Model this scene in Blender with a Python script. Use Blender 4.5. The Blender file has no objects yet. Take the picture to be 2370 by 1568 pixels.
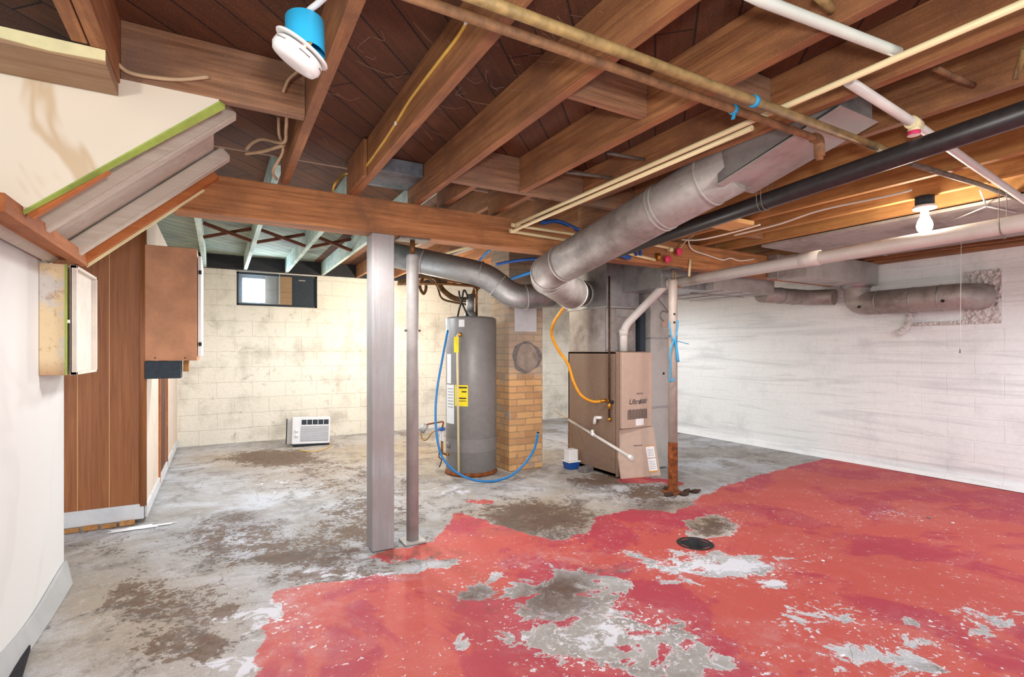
import bpy, bmesh, math, random
import numpy as np
from mathutils import Vector, Matrix, noise as mnoise
random.seed(7)
# ------------------------------------------------------------------ camera
F = 1199.0; CX = 1185.0; HZ = 815.0; HC = 1.2          # focal length in px, principal x, horizon y, eye height
YAW = math.radians(29.55)
FW = (math.sin(YAW), math.cos(YAW)); RT = (math.cos(YAW), -math.sin(YAW))
S = bpy.context.scene
cam_d = bpy.data.cameras.new('camera'); cam = bpy.data.objects.new('camera', cam_d); S.collection.objects.link(cam)
cam.location = (0, 0, HC); cam.rotation_euler = (math.pi/2, 0, -YAW)
cam_d.sensor_width = 36; cam_d.lens = F/2370*36; cam_d.shift_y = (HZ-784)/2370; cam_d.clip_start = .02
S.camera = cam
# ------------------------------------------------------------------ world, exposure, lamps
S.view_settings.view_transform = 'Standard'; S.view_settings.look = 'None'
S.view_settings.exposure = 0.42; S.view_settings.gamma = 1.0; S.view_settings.use_curve_mapping = False
w = bpy.data.worlds.new('world'); S.world = w; w.use_nodes = True
w.node_tree.nodes['Background'].inputs[0].default_value = (.86, .93, 1, 1)
w.node_tree.nodes['Background'].inputs[1].default_value = .9
def lamp(kind, loc, energy, color=(1, 1, 1), size=.1, rot=None, name='lamp', sy=None):
    d = bpy.data.lights.new(name, kind); d.energy = energy; d.color = color
    if kind == 'AREA':
        d.size = size
        if sy: d.shape = 'RECTANGLE'; d.size_y = sy
    elif kind in ('POINT', 'SPOT'): d.shadow_soft_size = size
    o = bpy.data.objects.new(name, d); S.collection.objects.link(o); o.location = loc
    if rot: o.rotation_euler = rot
    return o
# photographer's flash beside the camera, inferred bulbs, unseen fill lamps added for brightness
def fill_spot(loc, energy, color=(1, .97, .93), size=.12, tilt=0.):
    o = lamp('SPOT', loc, energy, color, size, (tilt, 0, -YAW), 'unseen_fill_spot'); o.data.spot_size = math.radians(172); o.data.spot_blend = .5  # unseen fill, added to light floor and walls but not the ceiling
lamp('AREA', (.1, .0, 1.42), 16, (1, .97, .93), .12, (math.radians(97), 0, -YAW), 'flash')
lamp('POINT', (-1.05, -.7, 1.72), 62, (1, .90, .78), .08, name='bulb_behind_camera')
fill_spot((1.7, -.9, 2.0), 110, tilt=.35)
fill_spot((4.6, .3, 2.0), 95, (.88, .96, 1))
fill_spot((2.7, 2.6, 1.95), 45)
fill_spot((4.4, 5.6, 2.1), 75, (.97, .98, 1))
fill_spot((.5, 2.75, 1.9), 42)
fill_spot((.6, 5.6, 2.2), 95, (.93, .97, 1))
lamp('POINT', (1.75, 3.5, 1.15), 13, (1, .97, .94), .2, name='unseen_fill_point')  # unseen low fill, added to brighten heater, chimney and ducts
lamp('POINT', (.4, 4.6, 1.2), 14, (.80, .93, 1), .25, name='unseen_fill_point')  # another added fill with no visible fixture
lamp('POINT', (2.15, 6.5, 1.75), 68, (1, .88, .70), .06, name='bulb_behind_heater')
lamp('AREA', (.55, 7.62, 2.05), 12, (.7, .86, 1), .4, (math.radians(-80), 0, 0), 'daylight', .3)

# ------------------------------------------------------------------ helpers: pixel of the photo -> point on a real plane
def ray(u, v):
    a = (u-CX)/F; b = (HZ-v)/F
    return FW[0]+RT[0]*a, FW[1]+RT[1]*a, b
def pD(u, v, d): x, y, b = ray(u, v); return Vector((x*d, y*d, HC+b*d))
def pX(u, v, X): x, y, b = ray(u, v); return pD(u, v, X/x)
def pY(u, v, Y): x, y, b = ray(u, v); return pD(u, v, Y/y)
def pZ(u, v, Z): x, y, b = ray(u, v); return pD(u, v, (Z-HC)/b)
def fl(u, v, z=0.): return pZ(u, v, z)
def lin(h):
    h = h.lstrip('#'); r = [int(h[i:i+2], 16)/255 for i in (0, 2, 4)]
    return tuple(c/12.92 if c <= .04045 else ((c+.055)/1.055)**2.4 for c in r)+(1,)

# ------------------------------------------------------------------ materials
class NT:
    def __init__(s, name):
        s.m = bpy.data.materials.new(name); s.m.use_nodes = True; s.t = s.m.node_tree
        s.b = s.t.nodes['Principled BSDF']
    def n(s, typ, **k):
        nd = s.t.nodes.new(typ)
        for a, v in k.items():
            if a.startswith('i_'):
                key = a[2:]; key = int(key) if key.isdigit() else key.replace('_', ' ')
                s.put(nd.inputs[key], v)
            else: setattr(nd, a, v)
        return nd
    def put(s, sock, v):
        if isinstance(v, bpy.types.NodeSocket): s.t.links.new(v, sock)
        else: sock.default_value = v
    def obj(s): return s.n('ShaderNodeTexCoord').outputs['Object']
    def mapping(s, vec, scale=(1, 1, 1), rot=(0, 0, 0), loc=(0, 0, 0)):
        return s.n('ShaderNodeMapping', i_Vector=vec, i_Scale=scale, i_Rotation=rot, i_Location=loc).outputs[0]
    def noise(s, vec, scale, detail=4., rough=.55, dist=0.):
        return s.n('ShaderNodeTexNoise', i_Vector=vec, i_Scale=scale, i_Detail=detail, i_Roughness=rough, i_Distortion=dist).outputs[0]
    def ramp(s, fac, a, b, c0=(0, 0, 0, 1), c1=(1, 1, 1, 1)):
        r = s.n('ShaderNodeValToRGB'); s.put(r.inputs[0], fac)
        e = r.color_ramp.elements; e[0].position = a; e[1].position = b; e[0].color = c0; e[1].color = c1
        return r.outputs[0]
    def sm(s, fac, a, b):
        return s.n('ShaderNodeMapRange', interpolation_type='SMOOTHSTEP', i_Value=fac, i_1=a, i_2=b).outputs[0]
    def mix(s, fac, a, b, mode='MIX'):
        m = s.n('ShaderNodeMix', data_type='RGBA', blend_type=mode)
        s.put(m.inputs[0], fac); s.put(m.inputs[6], a); s.put(m.inputs[7], b); return m.outputs[2]
    def math(s, op, a, b=0., c=None):
        m = s.n('ShaderNodeMath', operation=op); s.put(m.inputs[0], a); s.put(m.inputs[1], b)
        if c is not None: s.put(m.inputs[2], c)
        return m.outputs[0]
    def bump(s, h, strength=.3, dist=.01):
        s.put(s.b.inputs['Normal'], s.n('ShaderNodeBump', i_Height=h, i_Strength=strength, i_Distance=dist).outputs[0])
    def out(s, col, rough=.8, metal=0.):
        s.put(s.b.inputs['Base Color'], col); s.put(s.b.inputs['Roughness'], rough); s.put(s.b.inputs['Metallic'], metal)
        return s.m
def rnd(k):
    i = k.n('ShaderNodeObjectInfo').outputs['Random']
    v = k.n('ShaderNodeCombineXYZ', i_0=k.math('MULTIPLY', i, 17.), i_1=k.math('MULTIPLY', i, 9.), i_2=k.math('MULTIPLY', i, 5.)).outputs[0]
    return k.n('ShaderNodeVectorMath', operation='ADD', i_0=k.obj(), i_1=v).outputs[0]
def plain(name, hexc, rough=.6, metal=0., var=.12, scale=14., bump=.0):
    k = NT(name); v = rnd(k); n = k.noise(v, scale, 6, .65)
    c = lin(hexc); d = tuple(x*(1-var*2.2) for x in c[:3])+(1,); e = tuple(min(1, x*(1+var)) for x in c[:3])+(1,)
    if bump: k.bump(n, bump, .004)
    return k.out(k.ramp(n, .3, .7, d, e), rough, metal)
def wood(name, dark, light, axis='Y', rough=.75, blot='', grain=1.):
    k = NT(name); v = rnd(k)
    sc = {'X': (1.2, 26, 26), 'Y': (26, 1.2, 26), 'Z': (26, 26, 1.2)}[axis]
    sc = tuple(x*grain for x in sc)
    v1 = k.mapping(v, sc); g = k.noise(v1, 1.6, 8, .7, .6); b = k.noise(v, 3.2, 5, .6)
    c = k.ramp(g, .32, .68, lin(dark), lin(light))
    c = k.mix(k.ramp(b, .42, .66), c, lin(blot or dark))
    fine = k.noise(v, 160, 2, .5)
    c = k.mix(k.math('MULTIPLY', k.sm(fine, .5, .78), .35), c, lin(light))
    k.bump(g, .25, .004)
    return k.out(c, rough)
M = {}
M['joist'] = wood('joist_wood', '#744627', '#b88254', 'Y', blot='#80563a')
M['joist_x'] = wood('header_wood', '#704a30', '#b58a68', 'X', blot='#7d6252')
M['joist_z'] = wood('block_wood', '#7a4c2c', '#b07a4c', 'Z')
M['girder'] = wood('girder_wood', '#7e4c26', '#c88a58', 'X', blot='#80583a')
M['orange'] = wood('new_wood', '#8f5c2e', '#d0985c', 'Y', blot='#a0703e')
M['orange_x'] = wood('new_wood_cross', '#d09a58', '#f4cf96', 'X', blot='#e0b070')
M['trimwood'] = wood('trim_wood', '#a85c28', '#c87a42', 'X', blot='#b4662e')
M['trimwood_y'] = wood('trim_wood_long', '#9c5828', '#c07842', 'Y', blot='#8c4c20')
M['oldboard'] = wood('old_board', '#8c6c4c', '#ad9070', 'X', blot='#94785c')
M['teal'] = wood('daylit_painted_joist', '#a4b8ae', '#d2dfd6', 'Y', blot='#8ba096')  # whitish green paint with the window's daylight tint put into the colour
M['panel'] = None
def subfloor(name, a, b, gap, pale=None):
    k = NT(name); o = k.obj()
    v = k.mapping(o, rot=(0, 0, math.radians(-45)))
    br = k.n('ShaderNodeTexBrick', i_Vector=v, i_Color1=lin(a), i_Color2=lin(b), i_Mortar=lin(gap), i_Scale=1., offset=.37,
             **{'i_Mortar_Size': .004, 'i_Brick_Width': 1.9, 'i_Row_Height': .135, 'i_Bias': -.2})
    g = k.noise(k.mapping(v, (1.5, 30, 30)), 1.5, 8, .7, .5)
    c = k.mix(k.ramp(g, .3, .75), br.outputs[0], lin(gap), 'MIX')
    c = k.mix(.55, br.outputs[0], c)
    n = k.noise(o, 1.6, 5, .6)
    c = k.mix(k.math('MULTIPLY', k.sm(n, .45, .7), .55), c, lin(gap))
    f = k.noise(o, 190, 2, .5)
    c = k.mix(k.math('MULTIPLY', k.sm(f, .58, .75), .35), c, lin('#c09070'))
    k.bump(k.math('ADD', br.outputs[1], k.math('MULTIPLY', g, .4)), .3, .006)
    return k.out(c, .85)
M['sub'] = subfloor('subfloor_planks', '#633a20', '#794a2a', '#22120a')
M['subback'] = subfloor('subfloor_planks_back', '#9aa595', '#b4b79f', '#3c3a34')
def blocks(name, c1, c2, mort, stain, bumps=.5, course=.203, zoff=0., swap=False, band=False, mix=0.):
    k = NT(name); o = k.obj()
    sp = k.n('ShaderNodeSeparateXYZ', i_0=o)
    v = k.n('ShaderNodeCombineXYZ', i_0=sp.outputs[1 if swap else 0], i_1=k.math('ADD', sp.outputs[2], zoff), i_2=0.).outputs[0]
    wob = k.n('ShaderNodeVectorMath', operation='ADD', i_0=v, i_1=k.n('ShaderNodeVectorMath', operation='SCALE', i_0=k.n('ShaderNodeTexNoise', i_Vector=o, i_Scale=5., i_Detail=4.).outputs[1], i_Scale=.035).outputs[0]).outputs[0]
    br = k.n('ShaderNodeTexBrick', i_Vector=wob, i_Color1=lin(c1), i_Color2=lin(c2), i_Mortar=lin(mort), i_Scale=1.,
             **{'i_Mortar_Size': .006, 'i_Mortar_Smooth': .8, 'i_Brick_Width': .41, 'i_Row_Height': course, 'i_Bias': 0.})
    n1 = k.noise(o, 2.2, 7, .62); n2 = k.noise(o, 26, 6, .7); n3 = k.noise(o, 90, 4, .6)
    plainc = k.ramp(n2, .3, .7, lin(c2), lin(c1))
    c = k.mix(mix, br.outputs[0], plainc)
    if band:
        nb = k.noise(k.mapping(o, (.35, .35, 7.)), 1.5, 6, .6, 1.2)
        c = k.mix(k.math('MULTIPLY', k.sm(nb, .48, .72), .55), c, lin(stain))
        c = k.mix(k.math('MULTIPLY', k.sm(n1, .52, .78), .5), c, lin(stain))
    else:
        c = k.mix(k.math('MULTIPLY', k.sm(n1, .47, .7), .85), c, lin(stain))
        c = k.mix(k.math('MULTIPLY', k.sm(k.noise(k.mapping(o, loc=(4, 4, 4)), 6, 8, .75, 1.), .56, .66), .45), c, lin('#9c978b'))
    pits = k.noise(o, 17, 5, .8)
    c = k.mix(k.math('MULTIPLY', k.sm(pits, .66, .74), .5), c, lin('#6f6a60'))
    h = k.math('SUBTRACT', k.math('ADD', k.math('MULTIPLY', n2, .45), k.math('MULTIPLY', n1, .6)), k.math('MULTIPLY', br.outputs[1], (.18 if mix > .5 else .5)))
    k.bump(k.math('ADD', h, k.math('MULTIPLY', n3, .12)), bumps, .02)
    return k.out(c, .7)
M['wall_back'] = blocks('painted_block', '#f0ebe0', '#e4ded1', '#d6cfc0', '#bfbaae', .9, mix=.72)
M['wall_right'] = blocks('parged_block', '#eff2f3', '#e4e8ea', '#d9d8d5', '#b9bdc2', .5, swap=True, band=True, mix=.86)
def brick():
    k = NT('chimney_brick'); o = k.obj(); sp = k.n('ShaderNodeSeparateXYZ', i_0=o)
    v = k.n('ShaderNodeCombineXYZ', i_0=k.math('ADD', sp.outputs[0], sp.outputs[1]), i_1=sp.outputs[2], i_2=0.).outputs[0]
    v = k.n('ShaderNodeVectorMath', operation='ADD', i_0=v, i_1=k.n('ShaderNodeVectorMath', operation='SCALE', i_0=k.n('ShaderNodeTexNoise', i_Vector=o, i_Scale=14., i_Detail=3.).outputs[1], i_Scale=.016).outputs[0]).outputs[0]
    br = k.n('ShaderNodeTexBrick', i_Vector=v, i_Color1=lin('#d6a673'), i_Color2=lin('#a57a58'), i_Mortar=lin('#a58a6c'), i_Scale=1.,
             **{'i_Mortar_Size': .006, 'i_Mortar_Smooth': .3, 'i_Brick_Width': .2, 'i_Row_Height': .066, 'i_Bias': -.2})
    n = k.noise(o, 3.4, 6, .65); n2 = k.noise(o, 24, 6, .7)
    c = k.mix(k.sm(n, .54, .68), br.outputs[0], lin('#a69a8c'))
    c = k.mix(k.math('MULTIPLY', k.sm(n2, .5, .72), .5), c, lin('#e3b074'))
    # upper courses keep smears of old mortar
    up = k.math('MULTIPLY', k.sm(k.math('ADD', sp.outputs[2], k.math('MULTIPLY', n, .8)), 1.25, 1.5), .6)
    c = k.mix(up, c, lin('#a39c92'))
    k.bump(k.math('SUBTRACT', k.math('MULTIPLY', n2, .4), br.outputs[1]), .7, .01)
    return k.out(c, .9)
M['brick'] = brick()
def panelmat(name, d, l, groove, axis, step):
    k = NT(name); o = k.obj(); sp = k.n('ShaderNodeSeparateXYZ', i_0=o)
    g = k.noise(k.mapping(o, (40, 40, 1.3)), 1.3, 8, .72, .8)
    c = k.ramp(g, .3, .72, lin(d), lin(l))
    m = k.math('PINGPONG', k.math('ADD', sp.outputs['XYZ'.index(axis)], .03), step)
    ln = k.sm(m, .003, .0015)
    c = k.mix(ln, c, lin(groove))
    k.bump(g, .1, .002)
    return k.out(c, .5)
M['panel'] = panelmat('wood_panelling', '#7e4522', '#a96c3e', '#d09a68', 'X', .085)
M['paneldark'] = wood('door_wood', '#4e2610', '#713a1c', 'Z')
def drywall(name, base, stain, amount=.5, scale=1.6, th=(.5, .6)):
    k = NT(name); o = k.obj(); n = k.noise(o, scale, 3, .5, 1.2); f = k.noise(o, 60, 4, .6)
    ring = k.math('ABSOLUTE', k.math('SUBTRACT', n, .55))
    c = k.mix(k.math('MULTIPLY', k.sm(ring, .06, .0), amount), lin(base), lin(stain))
    c = k.mix(k.math('MULTIPLY', k.sm(n, .56, .7), amount*.35), c, lin(stain))
    k.bump(f, .08, .002)
    return k.out(c, .8)
M['drywall'] = drywall('stained_drywall', '#e9e0cd', '#c4a574', .6, 2.4)
M['leftwall'] = drywall('grey_white_wallboard', '#e2e3e2', '#cfd0d0', .3, 1.)
M['closetwall'] = drywall('beige_wallboard', '#d6c6b8', '#c2ac98', .4, 1.5)
M['green'] = plain('green_paper', '#a8bf5a', .8, var=.2, scale=6)
M['white'] = plain('white_plastic', '#f2f2f0', .4, var=.03)
M['whitepaint'] = wood('whitewashed_wood', '#bdb2a2', '#ddd5c8', 'X', blot='#c9bfb0')
M['cream'] = plain('cream_pvc', '#eadcae', .45, var=.06, scale=5)
M['creampaint'] = plain('cream_paint', '#e5dfae', .7, var=.08, scale=9, bump=.2)
M['pvc'] = plain('white_pvc', '#d8d2cc', .4, var=.07, scale=4)
M['pvcblue'] = plain('pale_pvc', '#d3dcd2', .4, var=.07, scale=4)
M['abs'] = plain('black_abs', '#2d2a2b', .38, var=.2, scale=30)
M['black'] = plain('black', '#17171a', .6)
M['darkgrey'] = plain('dark_blue_grey', '#2c3742', .7, var=.15, scale=40)
M['blue'] = plain('blue_plastic', '#1d9ad6', .45, var=.1, scale=8)
M['cyan'] = plain('bright_blue_box', '#31b9ee', .45, var=.05, scale=8)
M['pex'] = plain('blue_tube', '#1879bd', .35, var=.08)
M['deepblue'] = plain('deep_blue', '#1d56a8', .5)
M['bluetape'] = plain('blue_tape', '#2f9cd0', .6)
M['pink'] = plain('pink_plastic', '#e8356c', .5)
M['red'] = plain('red_plastic', '#d3314a', .5)
M['yellow'] = plain('yellow_label', '#f1dc1e', .6, var=.03)
M['yellowcable'] = plain('yellow_cable', '#dfb553', .5, var=.08)
M['gasflex'] = plain('orange_gas_hose', '#e39a22', .4, var=.1)
M['label'] = plain('paper_label', '#dedede', .7, var=.03)
M['ink'] = plain('ink', '#2b2b2e', .7)
M['greyink'] = plain('grey_ink', '#7c6f69', .7)
M['paper'] = plain('white_paper', '#f0eff0', .8, var=.03)
M['brass'] = plain('brass', '#c08a3c', .35, .8)
M['copper'] = plain('old_copper', '#8a5a30', .5, .6, .3, 12)
M['wire'] = plain('cream_wire', '#c8ad8a', .6, var=.1)
M['whitewire'] = plain('white_wire', '#e6e0d4', .5, var=.05)
M['rustpipe'] = plain('rusty_pipe', '#8c6544', .7, .1, .25, 18, .2)
M['oldpipe'] = plain('olive_pipe', '#9a8050', .65, .1, .25, 18, .2)
M['irongrey'] = plain('grey_iron', '#7a7268', .6, .3, .2, 20)
M['steelpaint'] = plain('grey_painted_steel', '#a9a5a3', .5, .0, .1, 9, .1)
M['steelwhite'] = plain('pale_painted_steel', '#aa9c92', .5, .0, .1, 9, .1)
M['greypost'] = wood('grey_painted_post', '#8d8d90', '#a9a7a8', 'Z', blot='#968e8d', grain=.7)
M['rust'] = plain('rust', '#8c4a1e', .9, 0, .35, 22, .4)
M['heater'] = plain('heater_grey', '#84807e', .42, .1, .06, 20)
M['furn_side'] = plain('furnace_brown', '#8a7160', .55, 0, .07, 30)
M['furn_door'] = plain('furnace_beige', '#bfa594', .55, 0, .04, 20)
M['acwhite'] = plain('ac_plastic', '#e4e6ea', .5, var=.03)
M['acgrey'] = plain('ac_grille', '#a4a7b2', .6, var=.05)
M['mortar'] = plain('grey_mortar', '#9b8c80', .95, 0, .15, 16, .5)
M['cupboard'] = plain('brown_hardboard', '#c98d66', .6, 0, .12, 7)
M['stone'] = plain('grey_stone', '#7b7472', .9, 0, .2, 22, .4)
M['carpet'] = plain('dark_purple_carpet', '#232028', .95, 0, .3, 90, .6)
M['string'] = plain('white_string', '#e9e6e0', .7)
M['web'] = plain('cobweb', '#b09a84', .9)
M['insul'] = plain('dirty_pipe_wrap', '#6a4c2a', .9, 0, .35, 30, .5)
M['darksoil'] = plain('dark_crumbs', '#4a3226', .95, 0, .3, 30, .5)
M['greytrim'] = plain('grey_vinyl_base', '#b9bbbd', .5, var=.06, scale=5)
M['whitebase'] = plain('white_base', '#d2d3d6', .6, var=.08, scale=7)
def galv(name='galvanised', base='#a8a7a6', lo='#7f8386', rough=.42, metal=.75):
    k = NT(name); v = rnd(k)
    vo = k.n('ShaderNodeTexVoronoi', i_Vector=v, i_Scale=38.).outputs[1]
    bw = k.n('ShaderNodeRGBToBW', i_0=vo).outputs[0]
    n = k.noise(v, 3.5, 6, .65)
    c = k.mix(k.math('MULTIPLY', bw, .25), lin(base), lin('#c9ccce'))
    c = k.mix(k.sm(n, .42, .72), c, lin(lo))
    d = k.noise(v, 12, 5, .6)
    k.bump(n, .15, .01)
    return k.out(c, k.math('ADD', rough, k.math('MULTIPLY', d, .18)), metal)
M['galv'] = galv(); M['galvdull'] = galv('galvanised_dusty', '#a59c96', '#7d746e', .5, .45)
M['galvpale'] = galv('galvanised_pale', '#b6b3ae', '#98958f', .5, .4)
M['foil'] = None; M['rimshade'] = wood('shaded_rim_wood', '#16181f', '#2c2a2c', 'X'); M['bayblue'] = galv('galvanised_blue', '#75838c', '#4c5a64', .5, .3)
k = NT('crumpled_foil'); v = k.obj(); n = k.n('ShaderNodeTexVoronoi', i_Vector=v, i_Scale=28.).outputs[0]
k.bump(k.math('ADD', n, k.noise(v, 30, 5, .7)), 1., .02); M['foil'] = k.out(lin('#eceae8'), .28, .65)
k = NT('rusty_cream_enamel'); v = k.obj(); sp = k.n('ShaderNodeSeparateXYZ', i_0=v)
n = k.noise(v, 26, 8, .8); n2 = k.noise(v, 5, 5, .6)
c = k.mix(k.sm(n2, .5, .62), lin('#ecd6ac'), lin('#d8d4cc'))
c = k.mix(k.math('MULTIPLY', k.sm(n, .52, .66), .75), c, lin('#b4946a'))
edge = k.math('ADD', k.sm(sp.outputs[2], .10, .0), k.math('MULTIPLY', k.sm(k.noise(v, 11, 5, .7), .6, .7), .6))
c = k.mix(k.math('MULTIPLY', edge, .6), c, lin('#9c5c22')); M['enamel'] = k.out(c, .5)
M['enamelin'] = plain('cabinet_inside', '#e6ddd2', .5, 0, .08, 5)
k = NT('frosted_glass'); k.out((.8, .9, 1, 1), .25); k.b.inputs['Transmission Weight'].default_value = .85; M['glass'] = k.m
k = NT('bulb_glow'); k.b.inputs['Emission Color'].default_value = (1, .93, .8, 1); k.b.inputs['Emission Strength'].default_value = 60; M['bulb'] = k.m
k = NT('daylight_pane'); k.b.inputs['Emission Color'].default_value = (.85, .94, 1, 1); k.b.inputs['Emission Strength'].default_value = 12; M['daypane'] = k.m

# floor: masks for the old red paint, bare patches, brown stains, pale bloom live as point attributes
def floormat():
    k = NT('painted_concrete_floor'); o = k.obj()
    at = lambda n: k.n('ShaderNodeAttribute', attribute_name=n).outputs['Fac']
    wide = lambda n, g: k.math('MULTIPLY_ADD', k.math('SUBTRACT', n, .5), g, .5)
    red, peel, brown, pale, tan, dark = (at(x) for x in ('red', 'peel', 'brown', 'pale', 'tan', 'dark'))
    N_ = lambda sc, det, ro, dist, seed: k.noise(k.mapping(o, loc=(seed, seed*1.7, 3)), sc, det, ro, dist)
    nb = wide(N_(5.5, 12, .68, .5, 0), 1.7); nb2 = wide(N_(8, 12, .72, .8, 7), 1.7); nc = wide(N_(20, 8, .7, .6, 2), 1.7)
    ne = wide(N_(38, 6, .65, .4, 12), 1.7); nf = N_(150, 3, .6, 0, 4); nl = wide(N_(1.3, 7, .62, .6, 5), 1.6); nd = wide(N_(3.4, 9, .66, .7, 9), 1.6)
    base = k.mix(k.sm(nl, .3, .7), lin('#9c9894'), lin('#bcbfc6'))
    base = k.mix(k.math('MULTIPLY', tan, .8), base, k.mix(nd, lin('#9e845f'), lin('#c4ab86')))
    base = k.mix(k.math('MULTIPLY', k.sm(nd, .45, .7), .6), base, lin('#77706a'))
    base = k.mix(k.math('MULTIPLY', k.sm(nb2, .58, .64), .30), base, lin('#6e655e'))
    base = k.mix(k.math('MULTIPLY', k.sm(nc, .5, .9), .35), base, lin('#d8d6d8'))
    base = k.mix(k.math('MULTIPLY', k.sm(nf, .42, .75), .4), base, lin('#77706a'))
    # thin dark scuffs everywhere, denser where it is brown
    sc_ = k.sm(k.math('ADD', k.math('MULTIPLY', brown, .3), k.math('MULTIPLY', k.math('ADD', ne, nd), .5)), .63, .69)
    base = k.mix(k.math('MULTIPLY', sc_, .75), base, lin('#5a4a40'))
    pm = k.sm(k.math('MULTIPLY_ADD', pale, .55, nb2), .80, .90)
    base = k.mix(k.math('MULTIPLY', pm, .85), base, lin('#d6d9e4'))
    bm_ = k.sm(k.math('MULTIPLY_ADD', brown, .66, k.math('MULTIPLY', k.math('ADD', nb, nc), .5)), .80, .84)
    base = k.mix(k.math('MULTIPLY', bm_, .88), base, k.mix(nc, lin('#46352a'), lin('#7d6654')))
    cr = k.n('ShaderNodeTexVoronoi', feature='DISTANCE_TO_EDGE', i_Vector=k.n('ShaderNodeVectorMath', operation='ADD', i_0=o, i_1=k.n('ShaderNodeVectorMath', operation='SCALE', i_0=k.n('ShaderNodeTexNoise', i_Vector=o, i_Scale=4.).outputs[1], i_Scale=.3).outputs[0]).outputs[0], i_Scale=1.7).outputs[0]
    base = k.mix(k.math('MULTIPLY', k.math('MULTIPLY', k.sm(cr, .006, .001), .55), k.sm(nl, .4, .6)), base, lin('#4f443d'))
    # red paint, crimson in places and orange red in others
    rc = k.mix(k.sm(nl, .44, .52), lin('#a83a49'), lin('#b85149'))
    rc = k.mix(k.math('MULTIPLY', k.sm(nd, .4, .8), .45), rc, lin('#c46a62'))
    rc = k.mix(k.math('MULTIPLY', k.sm(nf, .45, .8), .4), rc, lin('#8c3239'))
    rc = k.mix(k.math('MULTIPLY', k.sm(nc, .62, .9), .35), rc, lin('#cf8580'))
    rm = k.sm(k.math('MULTIPLY_ADD', k.math('SUBTRACT', nb, .5), .22, red), .49, .51)
    pl = k.sm(k.math('MULTIPLY_ADD', peel, .92, nb), .93, .945)
    spk = k.sm(k.math('MULTIPLY_ADD', pale, .12, k.math('MULTIPLY_ADD', peel, .14, ne)), .735, .75)
    spk = k.math('MULTIPLY', spk, k.sm(nd, .40, .56))
    rm2 = k.math('MULTIPLY', rm, k.math('SUBTRACT', 1., k.math('MAXIMUM', pl, spk)))
    rim = k.math('MULTIPLY', k.sm(k.math('MULTIPLY_ADD', peel, .92, nb), 1.01, .93), rm)
    under = k.mix(k.math('MULTIPLY', rm, k.math('MULTIPLY', spk, .85)), base, lin('#dcd8de'))
    under = k.mix(k.math('MULTIPLY', rim, .55), under, lin('#dfdbe2'))
    under = k.mix(k.math('MULTIPLY', dark, k.sm(nb2, .25, .62)), under, lin('#54453d'))
    c = k.mix(rm2, under, rc)
    c = k.mix(k.math('MULTIPLY', k.math('MULTIPLY', dark, .8), k.sm(nb, .42, .6)), c, lin('#5a4238'))
    dust = k.math('MULTIPLY', k.math('MULTIPLY', pale, k.sm(nb2, .35, .85)), .5)
    c = k.mix(dust, c, lin('#cfc9ce'))
    k.bump(k.math('ADD', k.math('MULTIPLY', nb, .4), k.math('ADD', k.math('MULTIPLY', nf, .2), k.math('MULTIPLY', rm2, .3))), .4, .006)
    k.b.inputs['Specular IOR Level'].default_value = .3
    return k.out(c, k.math('SUBTRACT', .78, k.math('MULTIPLY', rm2, .16)))
M['floor'] = floormat()

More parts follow.
